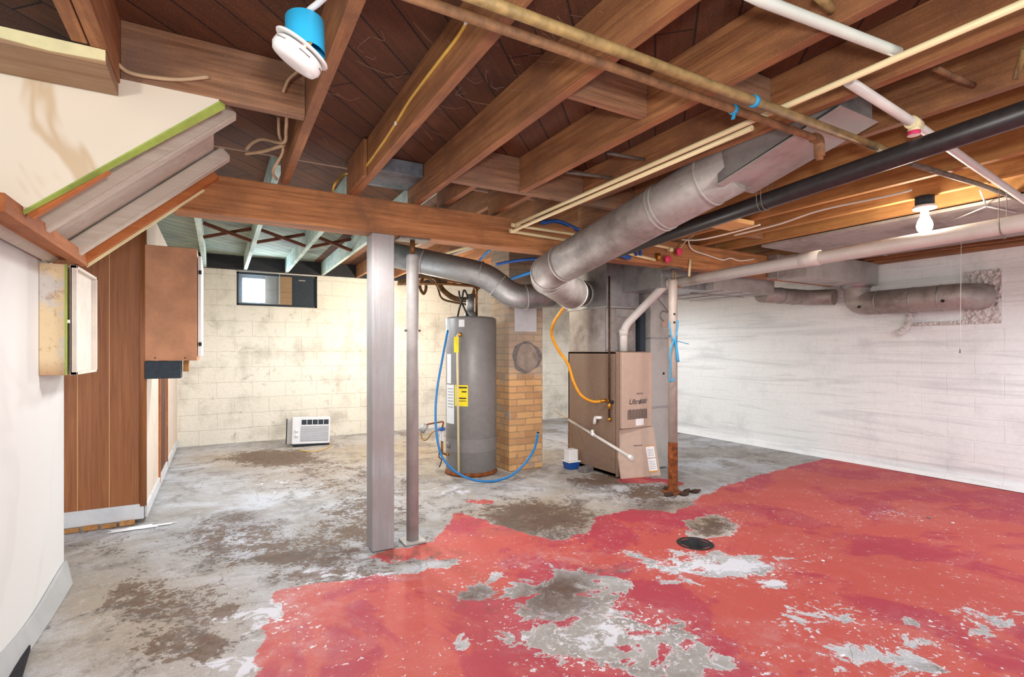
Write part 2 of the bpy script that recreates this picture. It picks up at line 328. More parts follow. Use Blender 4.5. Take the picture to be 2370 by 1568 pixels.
# ------------------------------------------------------------------ mesh building
COL = S.collection; ORG = {}
class B:
    def __init__(s): s.bm = bmesh.new()
    def box(s, lo, hi, bev=0., rot=None, piv=None):
        lo = Vector(lo); hi = Vector(hi); lo, hi = Vector(map(min, lo, hi)), Vector(map(max, lo, hi))
        b2 = bmesh.new(); bmesh.ops.create_cube(b2, size=1)
        c = (lo+hi)/2; d = hi-lo
        for v in b2.verts: v.co = Vector((v.co.x*d.x, v.co.y*d.y, v.co.z*d.z))+c
        if bev: bmesh.ops.bevel(b2, geom=b2.edges[:], offset=bev, segments=2, affect='EDGES', profile=.6)
        if rot is not None:
            p = Vector(piv) if piv is not None else c
            for v in b2.verts: v.co = rot @ (v.co-p)+p
        s._add(b2); return s
    def _add(s, b2):
        me = bpy.data.meshes.new('t'); b2.to_mesh(me); b2.free(); s.bm.from_mesh(me); bpy.data.meshes.remove(me)
    def hexa(s, p):                                 # eight corners: bottom 4 then top 4, same order
        vs = [s.bm.verts.new(q) for q in p]
        for f in ((3, 2, 1, 0), (4, 5, 6, 7), (0, 1, 5, 4), (1, 2, 6, 5), (2, 3, 7, 6), (3, 0, 4, 7)):
            s.bm.faces.new([vs[i] for i in f])
        return s
    def prism(s, pts, off):                         # outline + extrusion vector
        off = Vector(off); a = [s.bm.verts.new(p) for p in pts]; b = [s.bm.verts.new(Vector(p)+off) for p in pts]
        s.bm.faces.new(a[::-1]); s.bm.faces.new(b)
        n = len(a)
        for i in range(n): s.bm.faces.new((a[i], a[(i+1) % n], b[(i+1) % n], b[i]))
        return s
    def beam(s, p, q, w, h, up=(0, 0, 1), bev=0.):  # rectangular bar from p to q
        p = Vector(p); q = Vector(q); t = (q-p).normalized(); sd = t.cross(Vector(up)).normalized(); u = sd.cross(t)
        a, b = sd*w/2, u*h/2
        b2 = B(); b2.hexa([p-a-b, p+a-b, q+a-b, q-a-b, p-a+b, p+a+b, q+a+b, q-a+b])
        bmesh.ops.recalc_face_normals(b2.bm, faces=b2.bm.faces[:])
        if bev: bmesh.ops.bevel(b2.bm, geom=b2.bm.edges[:], offset=bev, segments=2, affect='EDGES')
        s._add(b2.bm); return s
    def tube(s, pts, r, n=16, cap=True, radii=None):
        pts = [Vector(p) for p in pts]; m = len(pts)
        ts = []
        for i in range(m):
            a = pts[max(0, i-1)]; b = pts[min(m-1, i+1)]; ts.append((b-a).normalized())
        u = ts[0].orthogonal().normalized(); rings = []
        for i in range(m):
            t = ts[i]; u = (u-t*u.dot(t)).normalized(); v = t.cross(u)
            rr = radii[i] if radii else r
            rings.append([s.bm.verts.new(pts[i]+(u*math.cos(2*math.pi*j/n)+v*math.sin(2*math.pi*j/n))*rr) for j in range(n)])
        for i in range(m-1):
            for j in range(n):
                f = s.bm.faces.new((rings[i][j], rings[i][(j+1) % n], rings[i+1][(j+1) % n], rings[i+1][j])); f.smooth = True
        if cap: s.bm.faces.new(rings[0][::-1]); s.bm.faces.new(rings[-1])
        return s
    def ring(s, c, axis, r, w=.012, t=.004, n=28):   # flat band around a pipe
        c = Vector(c); a = Vector(axis).normalized()
        s.tube([c-a*w/2, c-a*w/2*.98, c+a*w/2*.98, c+a*w/2], r, n, False, [r-.002, r+t, r+t, r-.002]); return s
    def lathe(s, base, prof, n=32, axis='Z', cap=True):
        base = Vector(base); ax = {'X': Vector((1, 0, 0)), 'Y': Vector((0, 1, 0)), 'Z': Vector((0, 0, 1))}[axis] if isinstance(axis, str) else Vector(axis).normalized()
        u = ax.orthogonal().normalized(); v = ax.cross(u); rings = []
        for r, h in prof:
            rings.append([s.bm.verts.new(base+ax*h+(u*math.cos(2*math.pi*j/n)+v*math.sin(2*math.pi*j/n))*max(r, 1e-4)) for j in range(n)])
        for i in range(len(prof)-1):
            for j in range(n):
                f = s.bm.faces.new((rings[i][j], rings[i][(j+1) % n], rings[i+1][(j+1) % n], rings[i+1][j])); f.smooth = True
        if cap: s.bm.faces.new(rings[0][::-1]); s.bm.faces.new(rings[-1])
        return s
    def blob(s, c, rad, seed=0, amp=.15, sub=3):
        b2 = bmesh.new(); bmesh.ops.create_icosphere(b2, subdivisions=sub, radius=1)
        for v in b2.verts:
            k_ = 1+amp*mnoise.noise(v.co*1.7+Vector((seed, seed*2, 1)))*2
            v.co = Vector((v.co.x*rad[0], v.co.y*rad[1], v.co.z*rad[2]))*k_+Vector(c)
        for f in b2.faces: f.smooth = True
        s._add(b2); return s
    def build(s, name, mat, parent=None, org=None):
        bmesh.ops.recalc_face_normals(s.bm, faces=s.bm.faces[:])
        if parent is not None: o0 = ORG[parent.name]
        elif org is not None: o0 = Vector(org)
        else:
            xs = [v.co for v in s.bm.verts]
            lo = Vector((min(c.x for c in xs), min(c.y for c in xs), min(c.z for c in xs))); hi = Vector((max(c.x for c in xs), max(c.y for c in xs), 0))
            o0 = Vector(((lo.x+hi.x)/2, (lo.y+hi.y)/2, lo.z))
        for v in s.bm.verts: v.co -= o0
        me = bpy.data.meshes.new(name); s.bm.to_mesh(me); s.bm.free()
        me.materials.append(M[mat] if isinstance(mat, str) else mat)
        o = bpy.data.objects.new(name, me); COL.objects.link(o)
        if parent is not None: o.parent = parent
        else: o.location = o0
        ORG[o.name] = o0
        return o
def tag(o, label, cat, group=None, kind=None):
    o['label'] = label; o['category'] = cat
    if group: o['group'] = group
    if kind: o['kind'] = kind
    return o
def struct(o, label=None):
    o['kind'] = 'structure'
    if label: o['label'] = label
    return o
def thing(name, org, label, cat, group=None):
    o = bpy.data.objects.new(name, None); COL.objects.link(o); o.location = org; o.empty_display_size = .1
    ORG[o.name] = Vector(org); return tag(o, label, cat, group)
def fillet(pts, rad, k=6):
    pts = [Vector(p) for p in pts]; out = [pts[0]]
    for i in range(1, len(pts)-1):
        p = pts[i]; a = (pts[i-1]-p); b = (pts[i+1]-p); r = min(rad, a.length*.48, b.length*.48)
        a = p+a.normalized()*r; b = p+b.normalized()*r
        for j in range(k+1):
            t = j/k; out.append(a.lerp(p, t).lerp(p.lerp(b, t), t))
    out.append(pts[-1]); return out
def spline(pts, k=8):
    P = [Vector(p) for p in pts]; P = [P[0]*2-P[1]]+P+[P[-1]*2-P[-2]]; out = []
    for i in range(1, len(P)-2):
        a, b, c, d = P[i-1:i+3]
        for j in range(k):
            t = j/k; out.append(.5*((2*b)+(c-a)*t+(2*a-5*b+4*c-d)*t*t+(3*b-a-3*c+d)*t**3))
    out.append(P[-2]); return out
def text(s, size, mat, parent, loc, rot, name='lettering', shear=0., ext=.0006):
    cu = bpy.data.curves.new('t', 'FONT'); cu.body = s; cu.size = size; cu.extrude = ext; cu.shear = shear; cu.align_x = 'CENTER'; cu.align_y = 'CENTER'
    t = bpy.data.objects.new('t', cu); COL.objects.link(t); dg = bpy.context.evaluated_depsgraph_get()
    me = bpy.data.meshes.new_from_object(t.evaluated_get(dg)); bpy.data.objects.remove(t)
    me.materials.clear(); me.materials.append(M[mat])
    o = bpy.data.objects.new(name, me); COL.objects.link(o); o.parent = parent; o.location = Vector(loc)-ORG[parent.name]; o.rotation_euler = rot
    ORG[o.name] = Vector(loc); return o

ZJ = 2.12; ZS = 2.32; ZG = 1.915; ZB = 2.28; ZSB = 2.46
# ================================================================== SETTING
# ---- floor with paint masks
DR = fl(1609, 1258)
nx, ny = 381, 501; x0, x1, y0, y1 = -1.62, 6.02, -2.0, 8.0
gx = np.linspace(x0, x1, nx); gy = np.linspace(y0, y1, ny); GX, GY = np.meshgrid(gx, gy); GX = GX.ravel(); GY = GY.ravel()
def poly_sd(poly):
    p = np.array(poly); q = np.roll(p, -1, 0); d = np.full(GX.shape, 1e9); ins = np.zeros(GX.shape, bool)
    for (ax, ay), (bx, by) in zip(p, q):
        ex, ey = bx-ax, by-ay; t = np.clip(((GX-ax)*ex+(GY-ay)*ey)/(ex*ex+ey*ey+1e-12), 0, 1)
        d = np.minimum(d, np.hypot(GX-ax-t*ex, GY-ay-t*ey))
        c = ((ay > GY) != (by > GY)); xi = (bx-ax)*(GY-ay)/(by-ay+1e-12)+ax; ins ^= c & (GX < xi)
    return np.where(ins, d, -d)
def F2(u, v): p = fl(u, v); return (p.x, p.y)
redpoly = [F2(*q) for q in ((592, 1560), (602, 1480), (626, 1402), (636, 1370), (745, 1347), (850, 1337), (975, 1322), (1015, 1300), (960, 1296), (900, 1302), (846, 1290),
    (918, 1268), (1000, 1258), (1030, 1225), (1048, 1180), (1100, 1196), (1180, 1222), (1290, 1252), (1370, 1225), (1378, 1195), (1480, 1178), (1560, 1186), (1640, 1140), (1760, 1098), (1880, 1068), (1922, 1061))]
redpoly += [(6.05, 3.75), (6.05, -2.1), (.3, -2.1), (.05, 1.2)]
sd = poly_sd(redpoly)
def ell(lst, soft=.9):
    out = np.zeros(GX.shape)
    for (u, v, ru, rv, s) in lst:
        c = np.array(F2(u, v)); a = np.array(F2(u+ru, v))-c; b = (np.array(F2(u, v-rv))-np.array(F2(u, v+rv)))/2
        Mi = np.linalg.inv(np.array([a, b]).T); dx = GX-c[0]; dy = GY-c[1]
        q = np.hypot(Mi[0, 0]*dx+Mi[0, 1]*dy, Mi[1, 0]*dx+Mi[1, 1]*dy)
        out = np.maximum(out, s*np.clip((1.35-q)/soft, 0, 1))
    return out
att = {}
att['red'] = np.clip(.5+sd*1.6, 0, 1)
extra = ell([(1490, 1112, 75, 9, .62), (1110, 1160, 55, 7, .6), (1560, 1120, 30, 8, .58)])
att['red'] = np.maximum(att['red'], np.where(extra > .3, .4+extra*.25, 0))
att['peel'] = ell([(1310, 1370, 190, 85, .62), (1400, 1480, 270, 90, .66), (1560, 1530, 300, 70, .52), (1180, 1330, 110, 30, .35), (1090, 1370, 90, 30, .5), (1650, 1310, 240, 36, .56),
    (640, 1415, 26, 26, .8), (1640, 1215, 75, 32, .75), (1540, 1280, 120, 18, .5), (1830, 1290, 120, 22, .4), (1000, 1300, 110, 22, .5), (1060, 1480, 60, 30, .35), (1250, 1430, 90, 60, .45),
    (1780, 1350, 60, 16, .5), (1900, 1420, 200, 50, .44), (2050, 1520, 260, 70, .42), (2260, 1430, 160, 50, .4), (2080, 1190, 80, 14, .36), (1460, 1340, 260, 50, .38), (1350, 1240, 90, 22, .3)])
att['brown'] = ell([(1230, 1195, 190, 50, .62), (640, 1060, 130, 22, .8), (560, 1250, 160, 60, .5), (330, 1380, 120, 70, .52), (420, 1490, 150, 60, .6), (700, 1280, 180, 50, .55), (830, 1200, 120, 70, .5),
    (1640, 1215, 70, 30, .5), (1500, 1140, 90, 26, .6), (760, 1100, 160, 50, .4), (1400, 1110, 100, 20, .6), (1030, 1270, 110, 30, .5), (300, 1260, 120, 40, .3), (480, 1400, 120, 60, .52), (940, 1150, 60, 60, .4), (760, 1330, 160, 30, .5)])
att['dark'] = ell([(1290, 1370, 90, 55, .85), (1390, 1320, 60, 14, .8), (760, 1290, 90, 26, .7), (950, 1282, 110, 16, .8), (1230, 1200, 160, 40, .45), (1510, 1172, 60, 14, .6), (1630, 1215, 55, 20, .5), (1100, 1375, 50, 18, .7), (560, 1210, 60, 30, .4), (1120, 1400, 60, 20, .4)])
att['pale'] = ell([(1650, 1310, 190, 26, .9), (1400, 1460, 220, 80, .65), (640, 1420, 200, 110, .62), (720, 1330, 130, 40, .6), (560, 1240, 160, 60, .4), (860, 1335, 110, 14, .9), (530, 1540, 160, 40, .7), (1780, 1350, 70, 12, .8), (1280, 1300, 160, 30, .6),
    (2080, 1190, 120, 24, .35), (2150, 1450, 200, 60, .3), (1760, 1500, 300, 70, .4), (650, 1130, 250, 60, .35), (1030, 1140, 120, 30, .5)], 1.2)
att['tan'] = ell([(1000, 1050, 420, 60, .95), (300, 1420, 330, 180, .55), (1000, 1150, 200, 50, .5), (1260, 1180, 230, 60, .8), (1640, 1200, 160, 60, .8), (560, 1060, 160, 24, .9), (220, 1270, 160, 50, .4)], 1.3)
bm = bmesh.new()
me = bpy.data.meshes.new('floor')
und = .003*np.sin(GX*2.1+1)*np.cos(GY*1.7)
verts = np.stack([GX, GY, und-.003], 1)
ii, jj = np.meshgrid(np.arange(nx-1), np.arange(ny-1)); a = (jj*nx+ii).ravel()
faces = np.stack([a, a+1, a+nx+1, a+nx], 1)
fc = verts[faces].mean(1); keep = np.hypot(fc[:, 0]-DR.x, fc[:, 1]-DR.y) > .088; faces = faces[keep]
me.from_pydata(verts.tolist(), [], faces.tolist())
for n_, arr in att.items():
    at_ = me.attributes.new(n_, 'FLOAT', 'POINT'); at_.data.foreach_set('value', arr.astype(np.float32))
me.materials.append(M['floor']); me.polygons.foreach_set('use_smooth', [True]*len(me.polygons))
flo = bpy.data.objects.new('floor', me); COL.objects.link(flo); struct(flo, 'bare concrete floor with worn red paint on the right'); bm.free()

# ---- walls
WBY = 7.75; WX = 6.0
wl, wr, wb, wt = .21, 1.22, 1.82, 2.27
b = B()
b.box((-1.7, WBY, -.05), (wl, WBY+.2, ZSB)); b.box((wr, WBY, -.05), (6.2, WBY+.2, ZSB)); b.box((wl, WBY, -.05), (wr, WBY+.2, wb)); b.box((wl, WBY, wt), (wr, WBY+.2, ZSB))
struct(b.build('wall_back', 'wall_back', org=(0, WBY, 0)), 'cream painted concrete block wall with a small window')
b = B(); b.box((WX, -2, -.05), (WX+.2, WBY, 2.11)); struct(b.build('wall_right', 'wall_right', org=(WX, 0, 0)), 'white parged block wall behind the furnace')
# rough mortar line at the foot of the right wall, a few proud blocks
b = B()
b.prism([(WX, 0, .0), (WX-.05, 0, .0), (WX-.022, 0, .05), (WX, 0, .08)], (0, 7.6, 0))
struct(b.build('trim_1', 'wall_right', org=(WX, 0, 0)), 'sloping mortar fillet at the foot of the white wall')
b = B(); b.box((-.79, -1.5, 0), (-.69, 3.45, 1.625)); struct(b.build('wall_left', 'leftwall', org=(-.69, 0, 0)), 'low grey white wallboard under the stairs')
b = B(); b.box((-1.7, 4.45, .13), (-.45, 4.5, ZB)); struct(b.build('wall_alcove', 'panel', org=(-.45, 4.45, 0)), 'brown wood panelling with vertical grooves')
b = B(); b.box((-.52, 4.5, .06), (-.45, 5.44, ZB)); b.box((-.52, 6.16, .06), (-.45, WBY, ZB)); b.box((-.52, 5.44, 2.0), (-.45, 6.16, ZB)); b.box((-.60, 4.5, 0), (-.52, WBY, .05))
struct(b.build('wall_closet', 'closetwall', org=(-.45, 4.5, 0)), 'beige wallboard partition running to the back wall')
b = B(); b.box((-.515, 5.445, .1), (-.453, 6.155, 1.995), .003); struct(b.build('door_1', 'paneldark', org=(-.5, 5.5, .1)), 'dark brown door slab in the partition')
b = B(); b.tube([(-.46, 4.448, .12), (-.46, 4.448, ZB)], .022, 12); struct(b.build('trim_2', 'panel'), 'rounded brown corner moulding of the panelling')
b = B()
for y in (5.42, 6.18): b.box((-.452, y-.02, .06), (-.436, y+.02, 2.0), .003)
struct(b.build('trim_3', 'trimwood_y'), 'thin door casing in the partition')
b = B(); b.box((-1.6, 4.436, .03), (-.455, 4.45, .135), .003); struct(b.build('baseboard_alcove', 'whitebase'), 'white baseboard under the brown panelling')
b = B()
for i in range(9):
    y_ = 4.46+i*.36; b.box((-.452, y_, .03+random.random()*.01), (-.437, min(y_+.355, WBY), .12-random.random()*.02), .002)
struct(b.build('baseboard_closet', 'whitebase'), 'broken off-white baseboard along the partition')
# peeling vinyl base along the left wall, wavy top
b = B(); N = 40; va = []
for i in range(N+1):
    y = .6+(3.45-.6)*i/N; h = .105+.02*math.sin(i*.35)+.03*(1-i/N)**2+(.05*max(0, .25-abs(i/N-.3)))
    off = .006+.012*abs(math.sin(i*.22))
    va.append(((-.69+off, y, h), (-.69+.004, y, h), (-.69+.028+off*.6, y, .002), (-.69+.002, y, .002)))
for i in range(N):
    p, q = va[i], va[i+1]; b.hexa([p[2], p[3], q[3], q[2], p[0], p[1], q[1], q[0]])
struct(b.build('baseboard_left', 'greytrim'), 'grey vinyl base peeling off the left wall')
# ---- ceilings
b = B(); b.box((-1.7, -2, ZS), (6.2, 3.24, ZS+.02)); struct(b.build('ceiling', 'sub', org=(0, 0, ZS)), 'dark diagonal subfloor planks above the joists')
b = B(); b.box((-1.7, 4.6, ZSB), (1.16, WBY+.2, ZSB+.02)); struct(b.build('ceiling_back', 'subback', org=(0, 5, ZSB)), 'pale diagonal subfloor planks near the window')
b = B(); b.box((1.16, 3.24, ZSB), (6.2, WBY+.2, ZSB+.02)); b.box((-1.7, 3.24, ZSB), (1.16, 4.6, ZSB+.02)); struct(b.build('ceiling_heater', 'sub', org=(3, 5, ZSB)), 'dark subfloor planks above the heater and furnace')
b = B(); b.box((-1.7, 3.24, ZS), (6.2, 3.26, ZSB+.02)); struct(b.build('trim_4', 'joist_x'), 'board closing the step in the subfloor')
# sill plate on the right wall
b = B(); b.box((5.86, -2, 2.11), (6.12, WBY, 2.15), .003); b.box((5.96, -2, 2.15), (6.0, WBY, ZS)); struct(b.build('trim_5', 'joist'), 'brown sill plate along the top of the white wall')

# ---- window in the back wall
wn = bpy.data.objects.new('window_1', None); COL.objects.link(wn); wn.location = (wl, WBY, wb); ORG['window_1'] = Vector((wl, WBY, wb)); struct(wn, 'small basement window, left pane bright, right half blocked')
b = B()
for (a_, c_) in (((wl, wb), (wr, wb+.03)), ((wl, wt-.03), (wr, wt)), ((wl, wb), (wl+.025, wt)), ((wr-.025, wb), (wr, wt))):
    b.box((a_[0], WBY+.03, a_[1]), (c_[0], WBY+.1, c_[1]), .003)
b.build('window_frame', 'darkgrey', wn)
b = B(); b.box((wl+.52, WBY+.02, wb+.03), (wl+.68, WBY+.09, wt-.03), .003); b.build('mullion', 'oldboard', wn)
b = B(); b.box((wl+.68, WBY+.05, wb+.03), (wr-.025, WBY+.07, wt-.03)); b.build('blocked_pane', 'darkgrey', wn)
b = B(); b.box((wl+.77, WBY+.044, wt-.075), (wl+.86, WBY+.05, wt-.06), .002); b.build('latch', 'steelpaint', wn)
b = B(); b.box((wl+.025, WBY+.055, wb+.03), (wl+.52, WBY+.06, wt-.03)); b.build('pane', 'glass', wn)
b = B()
b.box((wl+.075, WBY+.12, wb+.055), (wl+.345, WBY+.14, wt-.075), .012); b.build('lit_opening', 'daypane', wn)
b = B(); b.box((wl+.345, WBY+.11, wb+.03), (wl+.52, WBY+.13, wt-.03)); b.build('outer_board', 'oldboard', wn)
b = B(); b.box((wl+.025, WBY+.11, wb+.03), (wl+.075, WBY+.13, wt-.03)); b.box((wl+.075, WBY+.11, wb+.03), (wl+.345, WBY+.13, wb+.055)); b.box((wl+.075, WBY+.11, wt-.075), (wl+.345, WBY+.13, wt-.03)); b.build('well_lining', 'darkgrey', wn)
b = B(); b.tube([(wl-.01, WBY-.006, wt+.005), (wl+.52, WBY-.006, wt+.002), (wl+.52, WBY-.006, wb+.05), (wl+.5, WBY-.006, wb+.04)], .004, 6); b.build('plastic_edge', 'pvcblue', wn)

# ================================================================== FRAMING
def bar(name, lo, hi, mat, label, cat='joist', group=None, bev=.003):
    return tag(B().box(lo, hi, bev).build(name, mat), label, cat, group)
bar('support_girder', (-.2, 3.1, ZG), (5.86, 3.235, ZJ), 'girder', 'long brown wooden girder carried by the grey post and steel columns', 'beam', bev=.004)
FJ = [(.337, -1.8, 3.09, 'joist', 'brown floor joist right of the hanging smoke detector'),
      (.717, -1.8, 3.235, 'joist', 'brown floor joist with a yellow cable stapled along its side'),
      (1.10, -1.8, 3.235, 'joist', 'brown floor joist just right of the grey duct panel over the girder'),
      (1.548, -1.8, 2.57, 'joist', 'brown floor joist butting the cross header left of the twin cream pipes'),
      (2.005, -1.8, 2.57, 'joist', 'brown floor joist passing right above the twin cream pipes'),
      (2.42, -1.8, 2.57, 'joist', 'brown floor joist right of the tin duct boot, above the black drain pipe'),
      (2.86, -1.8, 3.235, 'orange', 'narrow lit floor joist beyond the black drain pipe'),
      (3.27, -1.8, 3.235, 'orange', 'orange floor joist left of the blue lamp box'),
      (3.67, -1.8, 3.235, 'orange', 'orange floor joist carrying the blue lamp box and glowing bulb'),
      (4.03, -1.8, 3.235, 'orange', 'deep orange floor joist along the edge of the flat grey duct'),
      (5.42, -1.8, 3.235, 'joist', 'brown floor joist along the right edge of the flat grey duct'),
      (5.72, -1.8, 3.235, 'joist', 'dark brown floor joist nearest the white right wall')]
for X, ya, yb, m, lab in FJ:
    bar('floor_joist', (X-.04, ya, ZJ), (X, yb, ZS-.001), m, lab, 'joist', 'floor joists in front of the girder')
bar('cross_header', (1.10, 2.575, ZJ), (2.82, 2.615, ZS-.001), 'joist_x', 'brown cross header ending the middle joists before the girder', 'header')
for X, lab in ((1.30, 'short tail joist between cross header and girder, leftmost of four'), (1.68, 'short tail joist between header and girder where the cream pipes turn'),
               (2.06, 'short tail joist between header and girder above the blue cables'), (2.46, 'short tail joist between header and girder behind the big duct')):
    bar('tail_joist', (X-.04, 2.62, ZJ+.03), (X, 3.235, ZS-.001), 'joist', lab, 'joist', 'tail joists behind the header')
bar('stair_header', (-.286, 2.165, ZJ), (.296, 2.205, ZS-.001), 'joist_x', 'wide brown header board behind the smoke detector', 'header')
b = B(); b.box((-.37, -1.5, ZJ-.02), (-.332, 1.93, ZS-.001), .003); tag(b.build('trimmer_joist', 'joist'), 'left board of the doubled trimmer over the cream edged board', 'joist')
b = B(); b.box((-.328, -1.5, ZJ-.02), (-.286, 2.16, ZS-.001), .003); tag(b.build('trimmer_joist', 'joist'), 'right board of the doubled trimmer touching the stair header', 'joist')
t = thing('edge_board', (-.7, 2.04, 2.06), 'flat board with flaking cream painted front edge, top left', 'board')
B().box((-1.3, 1.94, 2.055), (-.29, 2.155, 2.095), .003).build('board', 'oldboard', t)
b = B(); b.prism([(-1.3, 1.94, 2.098), (-1.3, 1.94, 2.07), (-1.1, 1.94, 2.060), (-.9, 1.94, 2.066), (-.7, 1.94, 2.058), (-.55, 1.94, 2.068), (-.42, 1.94, 2.060), (-.292, 1.94, 2.066), (-.292, 1.94, 2.098)], (0, -.004, 0)); b.build('paint_layer', 'creampaint', t)
bar('nailer_block', (.655, 2.72, ZJ+.0), (.675, 3.09, ZS-.01), 'joist_z', 'small upright wood block beside the yellow cable on the girder', 'block')
p = pZ(1640, 512, ZJ); q = pZ(1755, 520, ZJ)
b = B(); b.beam((2.82, 2.42, 2.103), (3.27, 2.42, 2.103), .2, .03, bev=.003); tag(b.build('bridging_board', 'orange_x'), 'pale new board nailed under the orange joists near the girder', 'board')
# solid bridging between joists (cross pieces)
for (xa, xb, y, lab) in ((1.10, 1.508, 1.55, 'brown bridging block between the third and fourth joists'), (1.548, 1.965, 1.32, 'brown bridging block above the crossing of the two rusty pipes'),
                         (3.67, 3.99, 2.75, 'short orange block between the two rightmost orange joists')):
    b = B(); b.box((xa, y, ZJ+.03), (xb, y+.038, ZS-.002), .003); tag(b.build('bridging_block', 'joist_x'), lab, 'block')
# back joists (beyond the girder)
BJ = [(-.13, 'pale green joist end beside the brown cupboard top'), (.33, 'pale green joist above the bright window'), (.83, 'pale joist ending above the blocked half of the window'),
      (1.30, 'pale joist running behind the grey post'), (1.78, 'brown back joist above the left arm of the round duct'), (2.25, 'brown back joist above the water heater'), (2.72, 'brown back joist over the chimney'),
      (3.2, 'brown back joist above the furnace plenum'), (3.66, 'brown back joist behind the furnace'), (4.1, 'brown back joist right of the furnace'), (4.6, 'brown back joist above the flat trunk duct'), (5.1, 'brown back joist near the duct elbow'), (5.6, 'brown back joist nearest the right wall')]
for X, lab in BJ:
    b = B(); b.box((X-.04, 3.27, ZB), (X, WBY-.085, ZSB-.001), .003)
    tag(b.build('back_joist', 'teal' if X < 1.5 else 'joist'), lab, 'joist', 'back joists behind the girder')
for i, (xa, xb, lab) in enumerate(((-.13, .29, 'left crossed pair of dark wood braces between pale joists'), (.33, .79, 'middle crossed pair of dark wood braces between pale joists'), (.83, 1.26, 'right crossed pair of dark wood braces beside the grey post'))):
    t = thing('cross_brace', ((xa+xb)/2, 5.75, ZB), lab, 'brace', 'crossed braces between back joists')
    for s_ in (0, 1):
        za, zb = (ZB+.02, ZSB-.03) if s_ else (ZSB-.03, ZB+.02)
        b = B(); b.beam((xa+.005, 5.75+s_*.04, za), (xb-.005, 5.75+s_*.04, zb), .03, .04, up=(0, 1, 0)); b.build('brace_strip', 'paneldark', t)
bar('rim_board', (-.44, WBY-.083, ZB+.002), (5.9, WBY-.012, ZSB-.002), 'rimshade', 'rim board above the window, coloured as the shadow band at the joist ends', 'board')  # near-black colour paints in the shadow band at the wall top

# ---- stairs on the left, seen from below
def SZ(x): return 2.11+.906*x
st = thing('staircase', (-.3, 2.6, 1.6), 'underside of a wooden stair with whitewashed stringers', 'stairs')
def sloped(y, w_, h, xa, xb, up, name, mat):
    n_ = Vector((-.906, 0, 1)).normalized()
    pa = Vector((xa, y, SZ(xa)))+n_*(up+h/2); pb = Vector((xb, y, SZ(xb)))+n_*(up+h/2)
    B().beam(pa, pb, w_, h, up=tuple(n_), bev=.008).build(name, mat, st)
sloped(2.43, .06, .055, -.54, .07, .0, 'stringer', 'whitepaint')
sloped(2.93, .07, .06, -.54, .055, .0, 'stringer', 'whitepaint')
sloped(2.64, .90, .012, -.62, .03, .068, 'soffit_board', 'whitepaint')
for i in range(3):
    x_ = -.55+i*.2; B().box((x_, 2.2, SZ(x_)+.2), (x_+.02, 3.08, min(SZ(x_)+.36, 2.31)), .002).build('riser', 'whitepaint', st)
# sloping brown edging along the girder end, with a pale lower lip
b = B(); n_ = Vector((-.906, 0, 1)).normalized(); pa = Vector((-.545, 3.075, SZ(-.545)-.008)); pb = Vector((.0, 3.075, SZ(0)-.008))
b.beam(pa+n_*.02, pb+n_*.02, .045, .05, up=tuple(n_), bev=.003); struct(b.build('trim_6', 'trimwood', org=pa), 'sloping orange brown edging below the stair')
b = B(); b.beam(pa-n_*.010+Vector((0, .02, 0)), pb-n_*.010+Vector((-.07, .02, -.063)), .012, .012, up=tuple(n_)); struct(b.build('trim_7', 'creampaint', org=pa), 'pale lip under the sloping stair edging')
b = B(); b.box((-.575, 2.0, 1.60), (-.53, 3.1, 1.655), .003); b.box((-.69, 2.0, 1.627), (-.575, 3.13, 1.64)); struct(b.build('trim_8', 'trimwood_y'), 'brown horizontal edging above the low left wall')
b = B(); b.beam(Vector((-.53, 2.19, SZ(-.53)+.01)), Vector((-.33, 2.19, SZ(-.33)+.01)), .03, .045, up=tuple(n_), bev=.002); struct(b.build('trim_9', 'trimwood'), 'short orange edging under the stained board')
t = thing('stained_wallboard', (-.5, 2.165, 1.63), 'large water stained white board closing the side of the stair', 'board')
b = B(); b.prism([(.002, 2.162, 2.118), (-1.3, 2.162, 2.118), (-1.3, 2.162, 1.635), (-.535, 2.162, 1.635), (.002, 2.162, 2.108)], (0, .014, 0)); b.build('board', 'drywall', t)
b = B(); b.hexa([(-.535, 2.158, 1.633), (.004, 2.158, 2.104), (.022, 2.185, 2.098), (-.53, 2.168, 1.629), (-.535, 2.158, 1.638), (.004, 2.158, 2.112), (.022, 2.185, 2.112), (-.53, 2.168, 1.637)]); b.build('green_edge', 'green', t)

# ================================================================== POSTS
t = thing('wooden_post', (.865, 3.17, 0), 'square grey painted wooden post under the girder', 'post')
B().box((.80, 3.105, .0), (.935, 3.24, ZG), .006).build('post', 'greypost', t)
def column(name, x, y, label, mat, rusty):
    t = thing(name, (x, y, 0), label, 'column')
    b = B(); b.lathe((x, y, .0), [(.038, .012), (.038, 1.80), (.034, 1.815)], 24)
    b.build('pipe', mat, t)
    B().lathe((x, y, 1.8), [(.016, 0), (.016, .104)], 14).build('jack_screw', 'copper' if not rusty else 'irongrey', t)
    B().box((x-.10, y-.06, ZG-.012), (x+.10, y+.06, ZG-.001), .003).build('top_plate', 'irongrey', t)
    B().box((x-.07, y-.07, .0), (x+.07, y+.07, .012), .003).build('base_plate', 'rust' if rusty else 'steelpaint', t)
    for s_ in (-1, 1): B().tube([(x+s_*.036, y, 1.335), (x+s_*.052, y, 1.335)], .007, 8).build('pin', 'irongrey', t)
    if rusty:
        b = B(); b.lathe((x, y, .012), [(.041, 0), (.0405, .3), (.0395, .42)], 24, cap=False); b.build('rust_sleeve', 'rust', t)
        for i, zz in enumerate((1.52, 1.45)): B().tube([(x-.02, y-.033, zz), (x-.021, y-.041, zz)], .008, 10).build('bolt_hole', 'black', t)
    return t
column('steel_column', 1.07, 3.165, 'grey steel column beside the wooden post', 'steelpaint', False)
